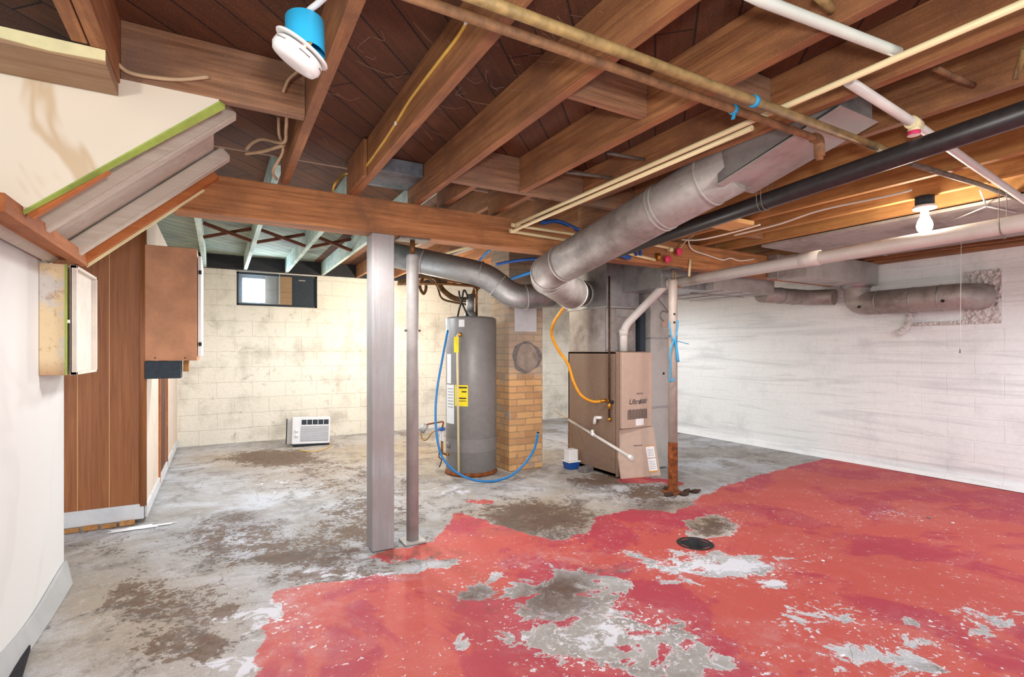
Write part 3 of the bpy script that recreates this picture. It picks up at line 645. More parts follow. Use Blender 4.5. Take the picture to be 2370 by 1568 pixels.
column('steel_column', 3.37, 3.165, 'steel column with rusty foot and blue rope beside the furnace', 'steelwhite', True)
# rubble round the rusty foot
for i, (dx_, dy_, lab) in enumerate(((-.10, -.05, 'left'), (.11, -.05, 'right'), (.02, -.10, 'near'), (.03, .10, 'far'), (.17, -.09, 'outermost right'))):
    tag(B().blob((3.37+dx_, 3.16+dy_, .012), (.045, .028, .016), i, .35, 2).build('rubble_lump', 'darksoil'), 'dark crumb of rubble on the '+lab+' side of the rusty column foot', 'rubble', 'rubble crumbs at the rusty column foot')
# blue cord
t = thing('knotted_rope', (3.37, 3.12, .95), 'bright blue rope knotted round the rusty footed column', 'cord')
Yc = 3.112
def cy(u, v, dy=0.): return pY(u, v, Yc+dy)
B().tube(spline([cy(1549, 745), cy(1553, 775), cy(1560, 788), cy(1567, 770), cy(1569, 742)]), .006, 8).build('loop', 'bluetape', t)
B().tube(spline([cy(1560, 788), cy(1551, 815), cy(1552, 850), cy(1550, 880), cy(1556, 882), cy(1562, 876)]), .007, 8).build('tail', 'bluetape', t)
b = B(); b.tube(spline([cy(1562, 786), cy(1566, 808), cy(1570, 838)]), .01, 8, radii=None); b.build('bow', 'bluetape', t)
B().tube(spline([cy(1560, 788), cy(1575, 792), cy(1594, 797)]), .003, 6).build('loose_end', 'bluetape', t)

# ================================================================== WATER HEATER
HX, HY, HR = 2.21, 4.73, .252
wh = thing('water_heater', (HX, HY, 0), 'tall grey cylindrical water heater beside the brick chimney', 'water heater')
B().lathe((HX, HY, .03), [(.245, 0), (HR, .01), (HR, 1.49), (.246, 1.505), (.22, 1.515), (.0, 1.52)], 64, cap=False).build('tank', 'heater', wh)
B().lathe((HX, HY, 0), [(.262, 0), (.262, .02), (.25, .035)], 48).build('base_ring', 'rust', wh)
B().lathe((HX, HY, .03), [(HR+.002, .20), (HR+.002, .33)], 64, cap=False).build('lower_band', 'furn_side' if False else 'heater', wh)
def onTank(u, v, dr=.0):                       # point on the tank surface hit by the sight line
    x, y, b_ = ray(u, v); r = HR+dr
    A_ = x*x+y*y; B__ = -2*(x*HX+y*HY); C_ = HX*HX+HY*HY-r*r
    D_ = max(B__*B__-4*A_*C_, 0); d = (-B__-math.sqrt(D_))/(2*A_); return Vector((x*d, y*d, HC+b_*d))
def decal(u0, v0, u1, v1, mat, name, dr=.0015, n=8):
    b = B(); rows = []
    p0 = onTank(u0, (v0+v1)/2); p1 = onTank(u1, (v0+v1)/2)
    z0 = onTank((u0+u1)/2, v0).z; z1 = onTank((u0+u1)/2, v1).z
    a0 = math.atan2(p0.y-HY, p0.x-HX); a1 = math.atan2(p1.y-HY, p1.x-HX)
    if a1 < a0-math.pi: a1 += 2*math.pi
    if a0 < a1-math.pi: a0 += 2*math.pi
    for i in range(n+1):
        a_ = a0+(a1-a0)*i/n; r = HR+dr; c, s_ = math.cos(a_), math.sin(a_)
        rows.append([b.bm.verts.new((HX+c*q, HY+s_*q, z)) for q, z in ((r, z1), (r, z0), (HR-.001, z0), (HR-.001, z1))])
    for i in range(n):
        for j in range(4): b.bm.faces.new((rows[i][j], rows[i][(j+1) % 4], rows[i+1][(j+1) % 4], rows[i+1][j]))
    b.bm.faces.new(rows[0]); b.bm.faces.new(rows[-1][::-1])
    return b.build(name, mat, wh)
decal(1053, 892, 1083, 941, 'yellow', 'energy_label'); decal(1034, 891, 1051, 981, 'label', 'rating_label'); decal(1035, 820, 1044, 888, 'label', 'upper_label'); decal(1062, 740, 1075, 757, 'label', 'small_label')
for (a_, b_) in ((896, 899.5), (921, 924), (928, 929.5)): decal(1057, a_, 1081 if a_ < 900 else 1079, b_, 'ink', 'printed_line', .0022)
decal(1069, 906, 1080, 909, 'ink', 'printed_line', .0022)
for i in range(7): decal(1037, 900+i*7, 1049, 901.3+i*7, 'greyink', 'printed_line', .0022)
def outw(p): return Vector((p.x-HX, p.y-HY, 0)).normalized()
p = onTank(1039, 1030); B().lathe(p-outw(p)*.01, [(.022, 0), (.03, .012), (.026, .03), (.006, .034)], 20, outw(p)).build('drain_knob', 'heater', wh)
p = onTank(1038, 1052); B().tube([p-outw(p)*.01, p+outw(p)*.03], .013, 10).build('drain_valve', 'brass', wh)
# flue stub and draught hood on top
b = B(); fx, fy = HX, HY+.02
B().lathe((fx, fy, 1.545), [(.075, 0), (.05, .05), (.045, .06)], 24).build('draught_hood', 'galv', wh)
for i in range(4):
    a_ = i*math.pi/2+.4; B().tube([(fx+.07*math.cos(a_), fy+.07*math.sin(a_), 1.54), (fx+.065*math.cos(a_), fy+.065*math.sin(a_), 1.59)], .005, 6).build('hood_leg', 'galv', wh)
B().tube([(fx, fy, 1.59), (fx, fy, 1.78)], .04, 20).build('flue_stub', 'galv', wh)
B().tube(fillet([(HX+.05, HY-.02, 1.54), (HX+.05, HY-.02, 1.86), (HX-.25, HY+.1, 1.88), (HX-.6, HY+.5, 1.9)], .05), .012, 10).build('supply_pipe', 'copper', wh)
# black tubes knotted over the heater
t = thing('black_tube', (HX-.1, HY, 1.55), 'black tubes looped and tied above the heater', 'tube')
B().tube(spline([(HX-.2, HY-.12, 1.54), (HX-.17, HY-.1, 1.63), pD(1068, 700, 5.0), pD(1074, 672, 5.0), pD(1082, 690, 5.0), pD(1066, 690, 5.0), pD(1062, 674, 5.02)]), .009, 8).build('tube_loop', 'black', t)
B().tube([(HX-.10, HY-.15, 1.54), pD(1068, 700, 5.0)], .009, 8).build('tube_leg', 'black', t)
# discharge pipe with yellow tag
t = thing('discharge_pipe', tuple(fl(1066, 1098)), 'thin cream discharge pipe with yellow tag hanging before the heater', 'pipe')
pt = onTank(1058, 775, .03); pb_ = Vector((pt.x+.012, pt.y-.01, .03))
B().tube(fillet([onTank(1066, 775, -.01), pt, pb_], .02), .011, 12).build('pipe', 'cream', t)
B().lathe(onTank(1066, 775, -.005), [(.02, 0), (.02, .02), (.012, .03)], 14, outw(pt)).build('relief_valve', 'brass', t)
q = pt+outw(pt)*.014+Vector((.0, 0, -.02)); sd_ = Vector((-outw(pt).y, outw(pt).x, 0))
b = B(); o_ = outw(pt)*.002
b.prism([q-sd_*.026, q+sd_*.026, q+sd_*.026+Vector((0, 0, -.15)), q-sd_*.026+Vector((0, 0, -.15))], o_); b.build('warning_tag', 'yellow', t)
# blue water tube in a big loop to the floor
t = thing('blue_water_tube', tuple(fl(1130, 1110)), 'blue plastic water tube sweeping in a loop before the heater', 'tube')
lp = [pD(1036, 765, 4.95), pD(1024, 830, 4.9), pD(1012, 900, 4.85), pD(1008, 960, 4.8), pD(1012, 1015, 4.75), pD(1022, 1055, 4.72), pD(1045, 1085, 4.7), pD(1075, 1104, 4.7), pD(1110, 1114, 4.72), fl(1150, 1113, .012), pD(1185, 1100, 4.75), pD(1215, 1073, 4.78), pD(1237, 1038, 4.8), pD(1245, 1003, 4.8)]
lp = [Vector((p_.x, p_.y, max(p_.z, .012))) for p_ in lp]
B().tube(spline(lp), .011, 10).build('tube', 'pex', t)
B().tube([lp[-1], lp[-1]+(lp[-1]-lp[-2]).normalized()*.012], .012, 10).build('open_end', 'black', t)
# gas valve and conduit left of heater
t = thing('shutoff_valve', tuple(pD(1020, 1015, 4.95)), 'blue handled valve with grey cable box left of the heater', 'valve')
B().box(pD(1017, 1020, 4.98), pD(1027, 1000, 4.92), .006).build('valve_body', 'label', t)
B().lathe(pD(1022, 998, 4.95), [(.012, 0), (.035, .01), (.035, .02), (.02, .034)], 12).build('valve_handle', 'deepblue', t)
B().tube(fillet([pD(1023, 1020, 4.95), pD(1023, 1050, 4.95), pD(1034, 1052, 4.95)], .02), .012, 8).build('lower_pipe', 'copper', t)
B().tube(fillet([pD(1022, 998, 4.95), pD(1027, 976, 4.95), pD(988, 983, 4.95)], .02), .008, 8).build('upper_pipe', 'rust', t)
B().tube([pD(975, 1000, 4.93), pD(986, 984, 4.93)], .03, 12).build('cable_box', 'galvpale', t)
B().tube(spline([pD(974, 1002, 4.93), pD(978, 1018, 4.93), pD(988, 1018, 4.93), pD(1000, 1002, 4.93), pD(1014, 996, 4.93)]), .006, 8).build('flex_conduit', 'brass', t)
B().tube(spline([pD(1018, 1040, 4.93), pD(1016, 1058, 4.93), pD(1022, 1065, 4.93), pD(1017, 1082, 4.93)]), .005, 6).build('loose_wire', 'black', t)

# ================================================================== CHIMNEY
CX0, CX1, CY0, CY1 = 2.54, 2.94, 4.54, 4.94
ch = thing('brick_chimney', (2.74, 4.74, 0), 'old orange brick chimney between heater and furnace', 'chimney')
B().box((CX0, CY0, 0), (CX1, CY1, ZSB-.002), .004).build('brickwork', 'brick', ch)
c_ = pY(1218, 828, CY0); b = B()
pts = []
for i in range(22):
    a_ = i/22*2*math.pi; r = .14*(1+.12*mnoise.noise(Vector((math.cos(a_)*1.3, math.sin(a_)*1.3, 5)))*2)
    pts.append((c_.x+r*math.cos(a_)*.95, CY0-.001, c_.z+r*math.sin(a_)))
b.prism(pts, (0, -.018, 0)); bmesh.ops.bevel(b.bm, geom=b.bm.edges[:], offset=.005, segments=2, affect='EDGES'); b.build('mortar_plug', 'mortar', ch)
pts2 = []
for i in range(26):
    a_ = i/26*2*math.pi; r = .165*(1+.1*mnoise.noise(Vector((math.cos(a_)*1.6, math.sin(a_)*2, 9)))*2); pts2.append((min(CX1-.005, max(CX0+.005, c_.x+r*math.cos(a_))), CY0-.001, c_.z+r*math.sin(a_)))
b = B(); b.prism(pts2, (0, -.006, 0)); b.build('mortar_smear', 'stone', ch)
a_ = pY(1190, 768, CY0); b_ = pY(1240, 708, CY0); B().box((a_.x, CY0-.02, a_.z), (b_.x, CY0-.001, b_.z), .004).build('cover_plate', 'whitebase', ch)
# ================================================================== FURNACE
FX0, FX1, FY0, FY1 = 3.29, 3.71, 3.78, 4.57
fu = thing('furnace', (3.5, 4.17, 0), 'brown and beige gas furnace with its lower door leaning loose', 'furnace')
b = B()
b.box((FX0, FY0+.02, .01), (FX0+.02, FY1, 1.2), .003); b.box((FX1-.02, FY0+.02, .01), (FX1, FY1, 1.2), .003); b.box((FX0, FY1-.02, .01), (FX1, FY1, 1.2), .003)
b.box((FX0, FY0+.02, .01), (FX1, FY1, .04), .003); b.box((FX0, FY0+.02, 1.18), (FX1, FY1, 1.203), .003); b.box((FX0+.01, FY0+.06, .52), (FX1-.01, FY1, .55)); b.box((FX0, FY0, .01), (FX0+.03, FY0+.03, 1.2), .004)
b.box((FX0+.02, FY0+.35, .04), (FX1-.02, FY0+.37, .52))
b.build('cabinet', 'furn_side', fu)
dz0 = pY(1470, 990, FY0-.02).z; dz0 = .47
up = B().box((FX0+.035, FY0-.035, dz0), (FX1-.005, FY0+.02, 1.195), .006).build('upper_door', 'furn_door', fu)
bz = pY(1466, 958, FY0-.036).z
for i in range(17):
    x_ = FX0+.10+i*.0148; B().box((x_, FY0-.0375, bz-.055), (x_+.006, FY0-.0345, bz+.035+.004*(i % 3)), 0).build('louver', 'black', up)
hz_ = pY(1466, 912, FY0-.036).z; B().box((FX0+.21, FY0-.038, hz_-.005), (FX0+.29, FY0-.034, hz_+.004)).build('finger_slot', 'greyink', up)
lz = pY(1466, 931, FY0-.036).z
text('Ultra', .072, 'ink', up, (FX0+.185, FY0-.0365, lz), (math.pi/2, 0, 0), 'lettering', .35)
b = B(); b.prism([(FX0+.235, FY0-.036, lz-.02), (FX0+.33, FY0-.036, lz-.02), (FX0+.35, FY0-.036, lz+.022), (FX0+.255, FY0-.036, lz+.022)], (0, -.001, 0)); b.build('printed_patch', 'greyink', up)
B().box((FX0+.2, FY0-.038, dz0+.02), (FX0+.30, FY0-.0345, dz0+.085)).build('paper_sticker', 'paper', up)
# lower door leaning
p0 = fl(1438, 1110); p1 = fl(1530, 1102); ax = Vector((p1.x-p0.x, p1.y-p0.y, 0)).normalized(); ln = (p1-p0).length; nrm = Vector((-ax.y, ax.x, 0)); 
if nrm.y < 0: nrm = -nrm
tilt = Vector((-.035, .0, 0)); upv = (Vector((0, 0, .465))+nrm*.09+Vector((-.03, 0, 0)))
ld = thing('furnace_door', tuple((p0+p1)/2), 'loose beige lower furnace door leaning with two paper labels', 'panel')
b = B(); th = -nrm*.022
b.hexa([p0, p1, p1-th, p0-th, p0+upv, p1+upv, p1+upv-th, p0+upv-th]); bmesh.ops.recalc_face_normals(b.bm, faces=b.bm.faces[:]); bmesh.ops.bevel(b.bm, geom=b.bm.edges[:], offset=.004, segments=2, affect='EDGES'); b.build('panel', 'furn_door', ld)
def dp(s_, t_, off=0.): return p0+ax*(ln*s_)+upv*t_+(-nrm)*off
def sticker(s0, t0, s1, t1, mat, name, off=.002):
    b = B(); b.hexa([dp(s0, t0, off), dp(s1, t0, off), dp(s1, t0, -.001), dp(s0, t0, -.001), dp(s0, t1, off), dp(s1, t1, off), dp(s1, t1, -.001), dp(s0, t1, -.001)]); return b.build(name, mat, ld)
sticker(.72, .09, .93, .36, 'paper', 'paper_label'); sticker(.72, .38, .93, .62, 'paper', 'paper_label'); sticker(.72, .09, .93, .115, 'gasflex', 'orange_stripe', .003); sticker(.72, .605, .93, .62, 'gasflex', 'orange_stripe', .003)
for i in range(5): sticker(.75, .16+.035*i, .9, .165+.035*i, 'greyink', 'printed_line', .003)
for i in range(5): sticker(.75, .42+.03*i, .9, .425+.03*i, 'greyink', 'printed_line', .003)
sticker(.42, .63, .64, .65, 'greyink', 'finger_slot', .003)
# plenum on top
pl_ = thing('supply_plenum', (3.5, 4.2, 1.205), 'tall sheet metal plenum standing on the furnace', 'duct')
B().box((FX0+.005, 3.97, 1.205), (FX1-.01, FY1-.01, 1.64), .004).build('lower_case', 'galvdull', pl_)
B().box((FX0-.005, 3.93, 1.645), (FX1+.0, FY1, 2.12), .004).build('upper_case', 'galv', pl_)
B().box((FX0-.012, 3.92, 1.635), (FX1+.005, FY1+.005, 1.65), .002).build('seam_flange', 'galvpale', pl_)
B().box((FX0+.14, 3.955, 1.55), (FX1-.02, 3.97, 1.63), .003).build('filter_cover', 'galvpale', pl_)
B().box((FX0+.02, 3.962, 1.22), (FX0+.07, 3.975, 1.62), .003).build('corner_strip', 'galvpale', pl_)
# return drop
rt = thing('return_duct', (3.95, 4.15, 0), 'pale grey return air duct standing right of the furnace', 'duct')
B().box((3.80, 3.86, .02), (4.08, 4.45, 1.83), .004).build('drop_case', 'galvpale', rt)
for zz in (.63, 1.33): B().box((3.795, 3.853, zz), (4.085, 4.455, zz+.018), .003).build('joint_band', 'galv', rt)
B().box((3.725, 3.93, .45), (3.795, 4.4, 1.6), .003).build('filter_slot', 'darkgrey', rt)
p = pY(1536, 865, 3.858); B().tube([p+Vector((0, .004, 0)), p+Vector((0, -.004, 0))], .012, 12).build('knockout', 'black', rt)
p = pY(1539, 750, 3.85); th_ = thing('thermostat_plate', tuple(p), 'small beige thermostat plate with thin wire on the return duct', 'plate')
B().box((p.x-.035, 3.846, p.z-.035), (p.x+.035, 3.859, p.z+.035), .003).build('plate', 'furn_door', th_)
B().tube(spline([(p.x-.02, 3.845, p.z+.02), pY(1528, 732, 3.84), pY(1534, 720, 3.84), pY(1546, 722, 3.84), pY(1522, 690, 3.84)]), .0025, 6).build('thin_wire', 'black', th_)
# flat trunk and shiny fitting behind the girder
tr = thing('trunk_duct', (4.4, 3.7, 1.8), 'flat sheet metal trunk duct running behind the girder to the right', 'duct')
B().box((4.08, 3.32, 1.79), (5.0, 4.2, 2.1), .004).build('trunk_case', 'galvpale', tr)
B().box((3.5, 3.42, 1.79), (4.08, 4.0, 2.1), .004).build('plenum_link', 'galv', tr)
for i in range(3): B().box((4.2+i*.27, 3.31, 1.783), (4.215+i*.27, 4.2, 1.79), .001).build('drive_cleat', 'galvdull', tr)
B().box((4.10, 3.6, 1.782), (4.9, 3.625, 1.79), .001).build('standing_seam', 'galvdull', tr)
c0 = Vector((5.002, 3.47, 1.81)); b = B(); b.tube([c0, (5.35, 3.46, 1.81), (5.6, 3.45, 1.81), (5.78, 3.42, 1.81), (5.87, 3.33, 1.81), (5.885, 3.20, 1.80)], .085, 24); rd = thing('round_branch_duct', tuple(c0-Vector((0, 0, .09))), 'round tin branch duct between trunk duct and right wall', 'duct'); b.build('duct_pipe', 'galvdull', rd)
for x_ in (5.3, 5.55): B().ring((x_, 3.457, 1.81), (1, 0, 0), .085).build('duct_joint', 'galv', rd)
# flat panned duct between the orange joist and the wall side joist, with its box end
pd = thing('panned_duct', (4.7, 1., 2.1), 'wide flat grey sheet metal duct under the joists along the right side', 'duct')
B().box((4.035, -1.8, 2.095), (5.37, 2.80, 2.116), .002).build('bottom_sheet', 'galvdull', pd)
B().box((4.70, 2.80, 1.895), (5.96, 3.09, 2.118), .003).build('end_box', 'galvpale', pd)
B().box((4.56, 3.0, 1.93), (4.70, 3.095, 2.118), .003).build('side_box', 'galvdull', pd)
B().box((4.54, 2.985, 1.89), (4.565, 3.09, 2.0), .003).build('hanger_bracket', 'galv', pd)
B().box((4.03, 1.62, 2.088), (5.37, 1.635, 2.096), .001).build('drive_cleat', 'galvdull', pd); B().box((4.03, 2.45, 2.088), (5.37, 2.465, 2.096), .001).build('drive_cleat', 'galvdull', pd)

# ---- round elbow duct on the right wall
XD = 5.80; rd = thing('wall_elbow_duct', (XD, 2.5, 1.6), 'dusty round tin duct elbow ending in foil on the white wall', 'duct')
path = fillet([(XD, 2.93, 1.90), (XD, 2.93, 1.70), (XD, 2.05, 1.70), (5.995, 1.97, 1.70)], .16, 5)
B().tube(path, .118, 28, False).build('duct_pipe', 'galvdull', rd)
for y_ in (2.72, 2.42, 2.2): B().ring((XD, y_, 1.70), (0, 1, 0), .118).build('duct_joint', 'galv', rd)
for y_ in (2.85, 2.15):
    B().tube([(XD-.112, y_, 1.66), (XD-.121, y_, 1.66)], .014, 12).build('plug_dot', 'black', rd)
b = B(); b.lathe((XD, 2.93, 1.86), [(.118, 0), (.15, .03), (.15, .036)], 28, cap=False); b.build('collar', 'galv', rd)
fo = thing('foil_sheet', (5.99, 2.0, 1.5), 'crumpled shiny foil sheet taped to the white wall at the duct end', 'foil')
bb = bmesh.new(); bmesh.ops.create_grid(bb, x_segments=40, y_segments=60, size=.5)
for v_ in bb.verts:
    yy = 1.84+(v_.co.x+.5)*.26; zz = 1.455+(v_.co.y+.5)*.48
    v_.co = Vector((5.985-.012*abs(mnoise.noise(Vector((yy*14, zz*14, 0)))), yy, zz))
ex = bmesh.ops.extrude_face_region(bb, geom=bb.faces[:]); 
for v_ in [g for g in ex['geom'] if isinstance(g, bmesh.types.BMVert)]: v_.co.x = 5.998
b = B(); b._add(bb); b.build('foil_patch', 'foil', fo)
b = B(); b.box((5.975, 2.1, 1.455), (5.997, 2.52, 1.49), .003); b.build('foil_strip', 'foil', fo)
b = B(); b.tube(spline([(5.95, 2.52, 1.6), (5.94, 2.52, 1.5), (5.92, 2.55, 1.42), (5.9, 2.6, 1.38)]), .035, 12); b.build('foil_tail', 'foil', fo)

# ================================================================== ROUND DUCTS
D1 = thing('big_round_duct', (2.2, 2.2, 1.7), 'big dusty round duct slanting from the ceiling boot down under the girder', 'duct')
q0 = Vector((2.135, 1.60, 2.085)); q1 = Vector((2.03, 2.87, 1.80)); q2 = Vector((2.62, 3.62, 1.72)); 
r1 = .128
B().tube([q0, q0.lerp(q1, .5), q1], r1, 32, True).build('straight_run', 'galvdull', D1)
q2 = pD(1325, 680, 4.15)
el = fillet([q1-(q1-q0).normalized()*.01, q1+(q1-q0).normalized()*.22, q2], .25, 5)
B().tube(el, r1-.002, 32).build('elbow', 'galvdull', D1)
B().tube([q2-(q2-el[-2]).normalized()*.01, Vector((2.95, 4.15, 1.76)), Vector((3.29, 4.28, 1.80))], r1-.006, 32).build('collar_run', 'galvdull', D1)
dr_ = (q1-q0).normalized()
for t_ in (.12, .34, .36, 1.0): B().ring(q0.lerp(q1, t_), dr_, r1).build('seam_ring', 'galvpale', D1)
for i in (3, 5, 7): B().ring(el[i], (el[i+1]-el[i-1]) if i+1 < len(el) else el[i]-el[i-1], r1).build('seam_ring', 'galvpale', D1)
B().ring((3.24, 4.26, 1.795), (1, .4, .1), r1, .04, .008).build('end_collar', 'galvpale', D1)
bt = thing('duct_boot', (2.2, 1.4, 2.0), 'shiny tin boot joining the big round duct to the joist bay', 'duct')
b = B(); ya, yb = 1.09, 1.62
b.hexa([(2.012, ya, 2.125), (2.27, ya, 2.125), (2.265, yb, 1.985), (2.015, yb, 1.985), (2.012, ya, 2.30), (2.27, ya, 2.30), (2.265, yb, 2.22), (2.015, yb, 2.22)]); b.build('boot_case', 'galv', bt)
b = B(); b.hexa([(2.008, ya-.02, 2.112), (2.278, ya-.02, 2.112), (2.272, yb, 1.973), (2.01, yb, 1.973), (2.008, ya-.02, 2.116), (2.278, ya-.02, 2.116), (2.272, yb, 1.979), (2.01, yb, 1.979)]); b.build('bottom_sheet', 'galvpale', bt)
# left arm duct behind girder
D2 = thing('left_round_duct', (1.9, 4.3, 1.7), 'round tin duct running left from the furnace behind the grey post', 'duct')
pa = pD(874, 583, 4.75); pb = pD(1125, 637, 4.72); pc = pD(1190, 690, 4.72); pe = pD(1262, 684, 4.8); pf = Vector((2.95, 4.30, 1.755))
pts = fillet([pa, pb, pc, pe, pf], .13, 4); B().tube(pts, .113, 30).build('duct_pipe', 'galv', D2)
for i, q in enumerate((pa.lerp(pb, .42), pa.lerp(pb, .95), pb.lerp(pc, .45), pc.lerp(pe, .35))):
    dd = (pb-pa, pb-pa, pc-pb, pe-pc)[i]; B().ring(q, dd, .113).build('seam_ring', 'galvpale', D2)
# bay duct over the girder between two joists
b = B(); b.box((.722, 2.93, 2.235), (1.055, 3.233, 2.315), .003)
tag(b.build('bay_duct', 'bayblue'), 'flat blue grey duct panel between joists above the girder', 'duct')

# ================================================================== PIPES
def pipe(name, pts, r, mat, label, n=14, cat='pipe', rad=0.):
    b = B(); b.tube(fillet(pts, rad, 6) if rad else pts, r, n); return tag(b.build(name, mat), label, cat)
t = thing('rusty_pipe', (1.3, 1.19, 2.03), 'thin rusty brown pipe crossing under the joists, nearer the girder', 'pipe')
B().tube(fillet([(-.2, 1.19, 2.045), (2.075, 1.19, 2.045), (2.10, 1.20, 1.97)], .03), .0135, 14).build('pipe', 'rustpipe', t)
B().tube(fillet([(2.04, 1.19, 2.045), (2.078, 1.19, 2.045), (2.10, 1.20, 1.985)], .03), .020, 14).build('elbow_fitting', 'rustpipe', t)
t = thing('olive_pipe', (1.3, 1.11, 2.02), 'olive brown pipe crossing under the joists, nearer the camera', 'pipe')
B().tube([(-.2, 1.11, 2.04), (2.42, 1.11, 2.04)], .0155, 14).build('pipe', 'oldpipe', t)
p = pY(1745, 236, 1.11); B().ring(Vector((p.x, 1.11, 2.04)), (1, 0, 0), .0165, .018, .003).build('blue_tape', 'bluetape', t)
p = pY(1698, 258, 1.19); t = thing('hanging_tape', (p.x, 1.19, 2.0), 'blue tape dangling from the thin rusty pipe', 'tape')
B().ring(Vector((p.x, 1.19, 2.045)), (1, 0, 0), .0145, .016, .003).build('tape_wrap', 'bluetape', t)
B().beam((p.x-.002, 1.185, 2.035), (p.x-.014, 1.182, 2.005), .012, .002).build('tape_tail', 'bluetape', t)
# black drain
t = thing('black_drain_pipe', (2.35, 1.7, 1.85), 'long black plastic drain pipe hung under the joists', 'pipe')
A0 = Vector((2.30, -.6, 2.06)); A1 = Vector((2.40, 3.3, 1.86))
B().tube([A0, A1], .041, 24).build('pipe', 'abs', t)
p = A0.lerp(A1, (1.62+.6)/3.9); 
hb = B(); 
for k_ in (-.012, .012): hb.tube(spline([p+Vector((-.042, k_, .18)), p+Vector((-.042, k_, 0)), p+Vector((0, k_, -.044)), p+Vector((.042, k_, 0)), p+Vector((.042, k_, .18))], 6), .0022, 6)
hb.build('hanger_wire', 'irongrey', t)
p = pD(1925, 422, 2.35); tag(B().box(p-Vector((.018, .018, .018)), p+Vector((.018, .018, .018)), .004).build('blue_clip', 'deepblue'), 'small blue plastic clip under the black drain pipe', 'clip')
# cream twin supply pipes
for i, lab in enumerate(('cream plastic pipe of the twin pair, the longer one reaching the camera edge', 'cream plastic pipe of the twin pair, the shorter one beside the big duct')):
    t = thing('cream_pipe', (1.75, 1.5, 2.03), lab, 'pipe')
    if i == 0: pts = [(1.742, -.5, 2.068), (1.742, 1.3, 2.068), (1.752, 3.068, 2.062), (2.5, 3.078, 2.06)]; e_ = (1.752, 3.06, 2.062)
    else: pts = [(1.79, 1.28, 2.064), (1.735, 3.066, 2.02), (2.4, 3.078, 2.005)]; e_ = (1.735, 3.055, 2.02)
    B().tube(fillet(pts, .03), .0108, 14).build('pipe_run', 'cream', t)
    B().lathe(e_, [(.0145, -.02), (.015, 0), (.015, .04)], 14, 'X').build('elbow_fitting', 'cream', t)
t = thing('cream_end_pipe', tuple(pY(1540, 570, 3.08)), 'cream pipe ends with fittings on the girder left of the pink handles', 'pipe')
B().tube([pY(1484, 562, 3.08), pY(1550, 575, 3.08)], .012, 12).build('upper_end', 'cream', t); B().tube([pY(1440, 584, 3.08), pY(1516, 602, 3.08)], .012, 12).build('lower_end', 'cream', t)
B().lathe(pY(1551, 578, 3.075), [(.02, -.02), (.02, .02)], 12, 'X').build('fitting', 'cream', t); B().lathe(pY(1524, 595, 3.08), [(.018, -.03), (.018, .03)], 12).build('fitting', 'brass', t)
for (u, v, lab) in ((1546, 600, 'pink round valve handle on the girder, lower left one'), (1572, 583, 'pink round valve handle on the girder, upper right one')):
    p = pY(u, v, 3.06); tt = thing('valve_handle', tuple(p), lab, 'handle', 'pink valve handles')
    B().lathe(p, [(.012, -.006), (.03, -.006), (.032, 0), (.03, .006), (.012, .006)], 10, 'Y').build('handle_disc', 'pink', tt)
    B().tube([p, p+Vector((0, .04, 0))], .006, 8).build('valve_stem', 'brass', tt)
for i, (u0, v0, u1, v1, lab) in enumerate(((1474, 568, 1472, 592, 'short upright blue tube on the girder, left of the pair'), (1484, 567, 1482, 592, 'short upright blue tube on the girder, right of the pair'))):
    pipe('blue_stub', [pY(u0, v0, 3.06), pY(u1, v1, 3.06)], .012, 'deepblue', lab, cat='tube')
pipe('blue_stub', [pY(1421, 586, 3.07), pY(1458, 598, 3.07)], .016, 'deepblue', 'blue tube lying along the girder under the big duct', cat='tube')
pipe('blue_bend_tube', spline([pZ(1255, 516, 2.10), pZ(1292, 513, 2.16), pZ(1340, 533, 2.10)]), .014, 'deepblue', 'blue bent tube above the cream pipes at the girder', cat='tube')
pipe('blue_back_tube', [pD(1185, 645, 4.4), pD(1262, 620, 4.0)], .014, 'pex', 'light blue tube slanting behind the girder left of the big elbow', cat='tube')
pipe('blue_back_tube', spline([pD(1150, 612, 4.5), pD(1200, 603, 4.4), pD(1262, 598, 4.3)]), .012, 'deepblue', 'dark blue tube curving behind the girder above the light blue one', cat='tube')
pipe('blue_back_tube', [pD(1110, 603, 4.3), pD(1135, 577, 3.9)], .010, 'pex', 'short blue tube rising behind the girder over the left round duct', cat='tube')
t = thing('white_batten', tuple(pZ(1065, 580, 2.26)), 'pale wooden strips behind the girder above the left round duct', 'strip')
B().beam(pZ(1030, 588, 2.272), pZ(1085, 572, 2.272), .045, .012).build('strip', 'cream', t); B().beam(pZ(1045, 592, 2.272), pZ(1094, 574, 2.272), .03, .012).build('strip', 'pvc', t)
# grey pvc vent
pv = thing('furnace_vent_pipe', (3.5, 2.5, 1.75), 'long grey white plastic vent pipe from the furnace toward the camera', 'pipe')
w0 = Vector((3.60, 1.0, 1.865)); e1 = Vector((3.60, 3.42, 1.825)); e2 = Vector((3.44, 3.86, 1.44)); e3 = Vector((3.44, 3.86, 1.205))
B().tube([Vector((3.60, -.6, 1.89)), w0, e1], .045, 24).build('long_run', 'pvc', pv)
B().tube(fillet([e1-Vector((0, .02, 0)), e1+Vector((0, .05, 0)), e2+Vector((0, 0, .0)), e3], .09, 6), .038, 24).build('drop_run', 'pvc', pv)
B().ring((3.60, 2.12, 1.85), (0, 1, -.017), .045, .14, .006).build('coupling', 'pvc', pv)
B().ring((3.60, .85, 1.868), (0, 1, -.017), .045, .12, .006).build('coupling', 'pvc', pv)
B().ring((3.60, 3.40, 1.825), (0, 1, 0), .044, .07, .006).build('coupling', 'pvc', pv); B().ring(e2+Vector((0, 0, -.05)), (0, 0, 1), .038, .06, .006).build('coupling', 'pvc', pv)
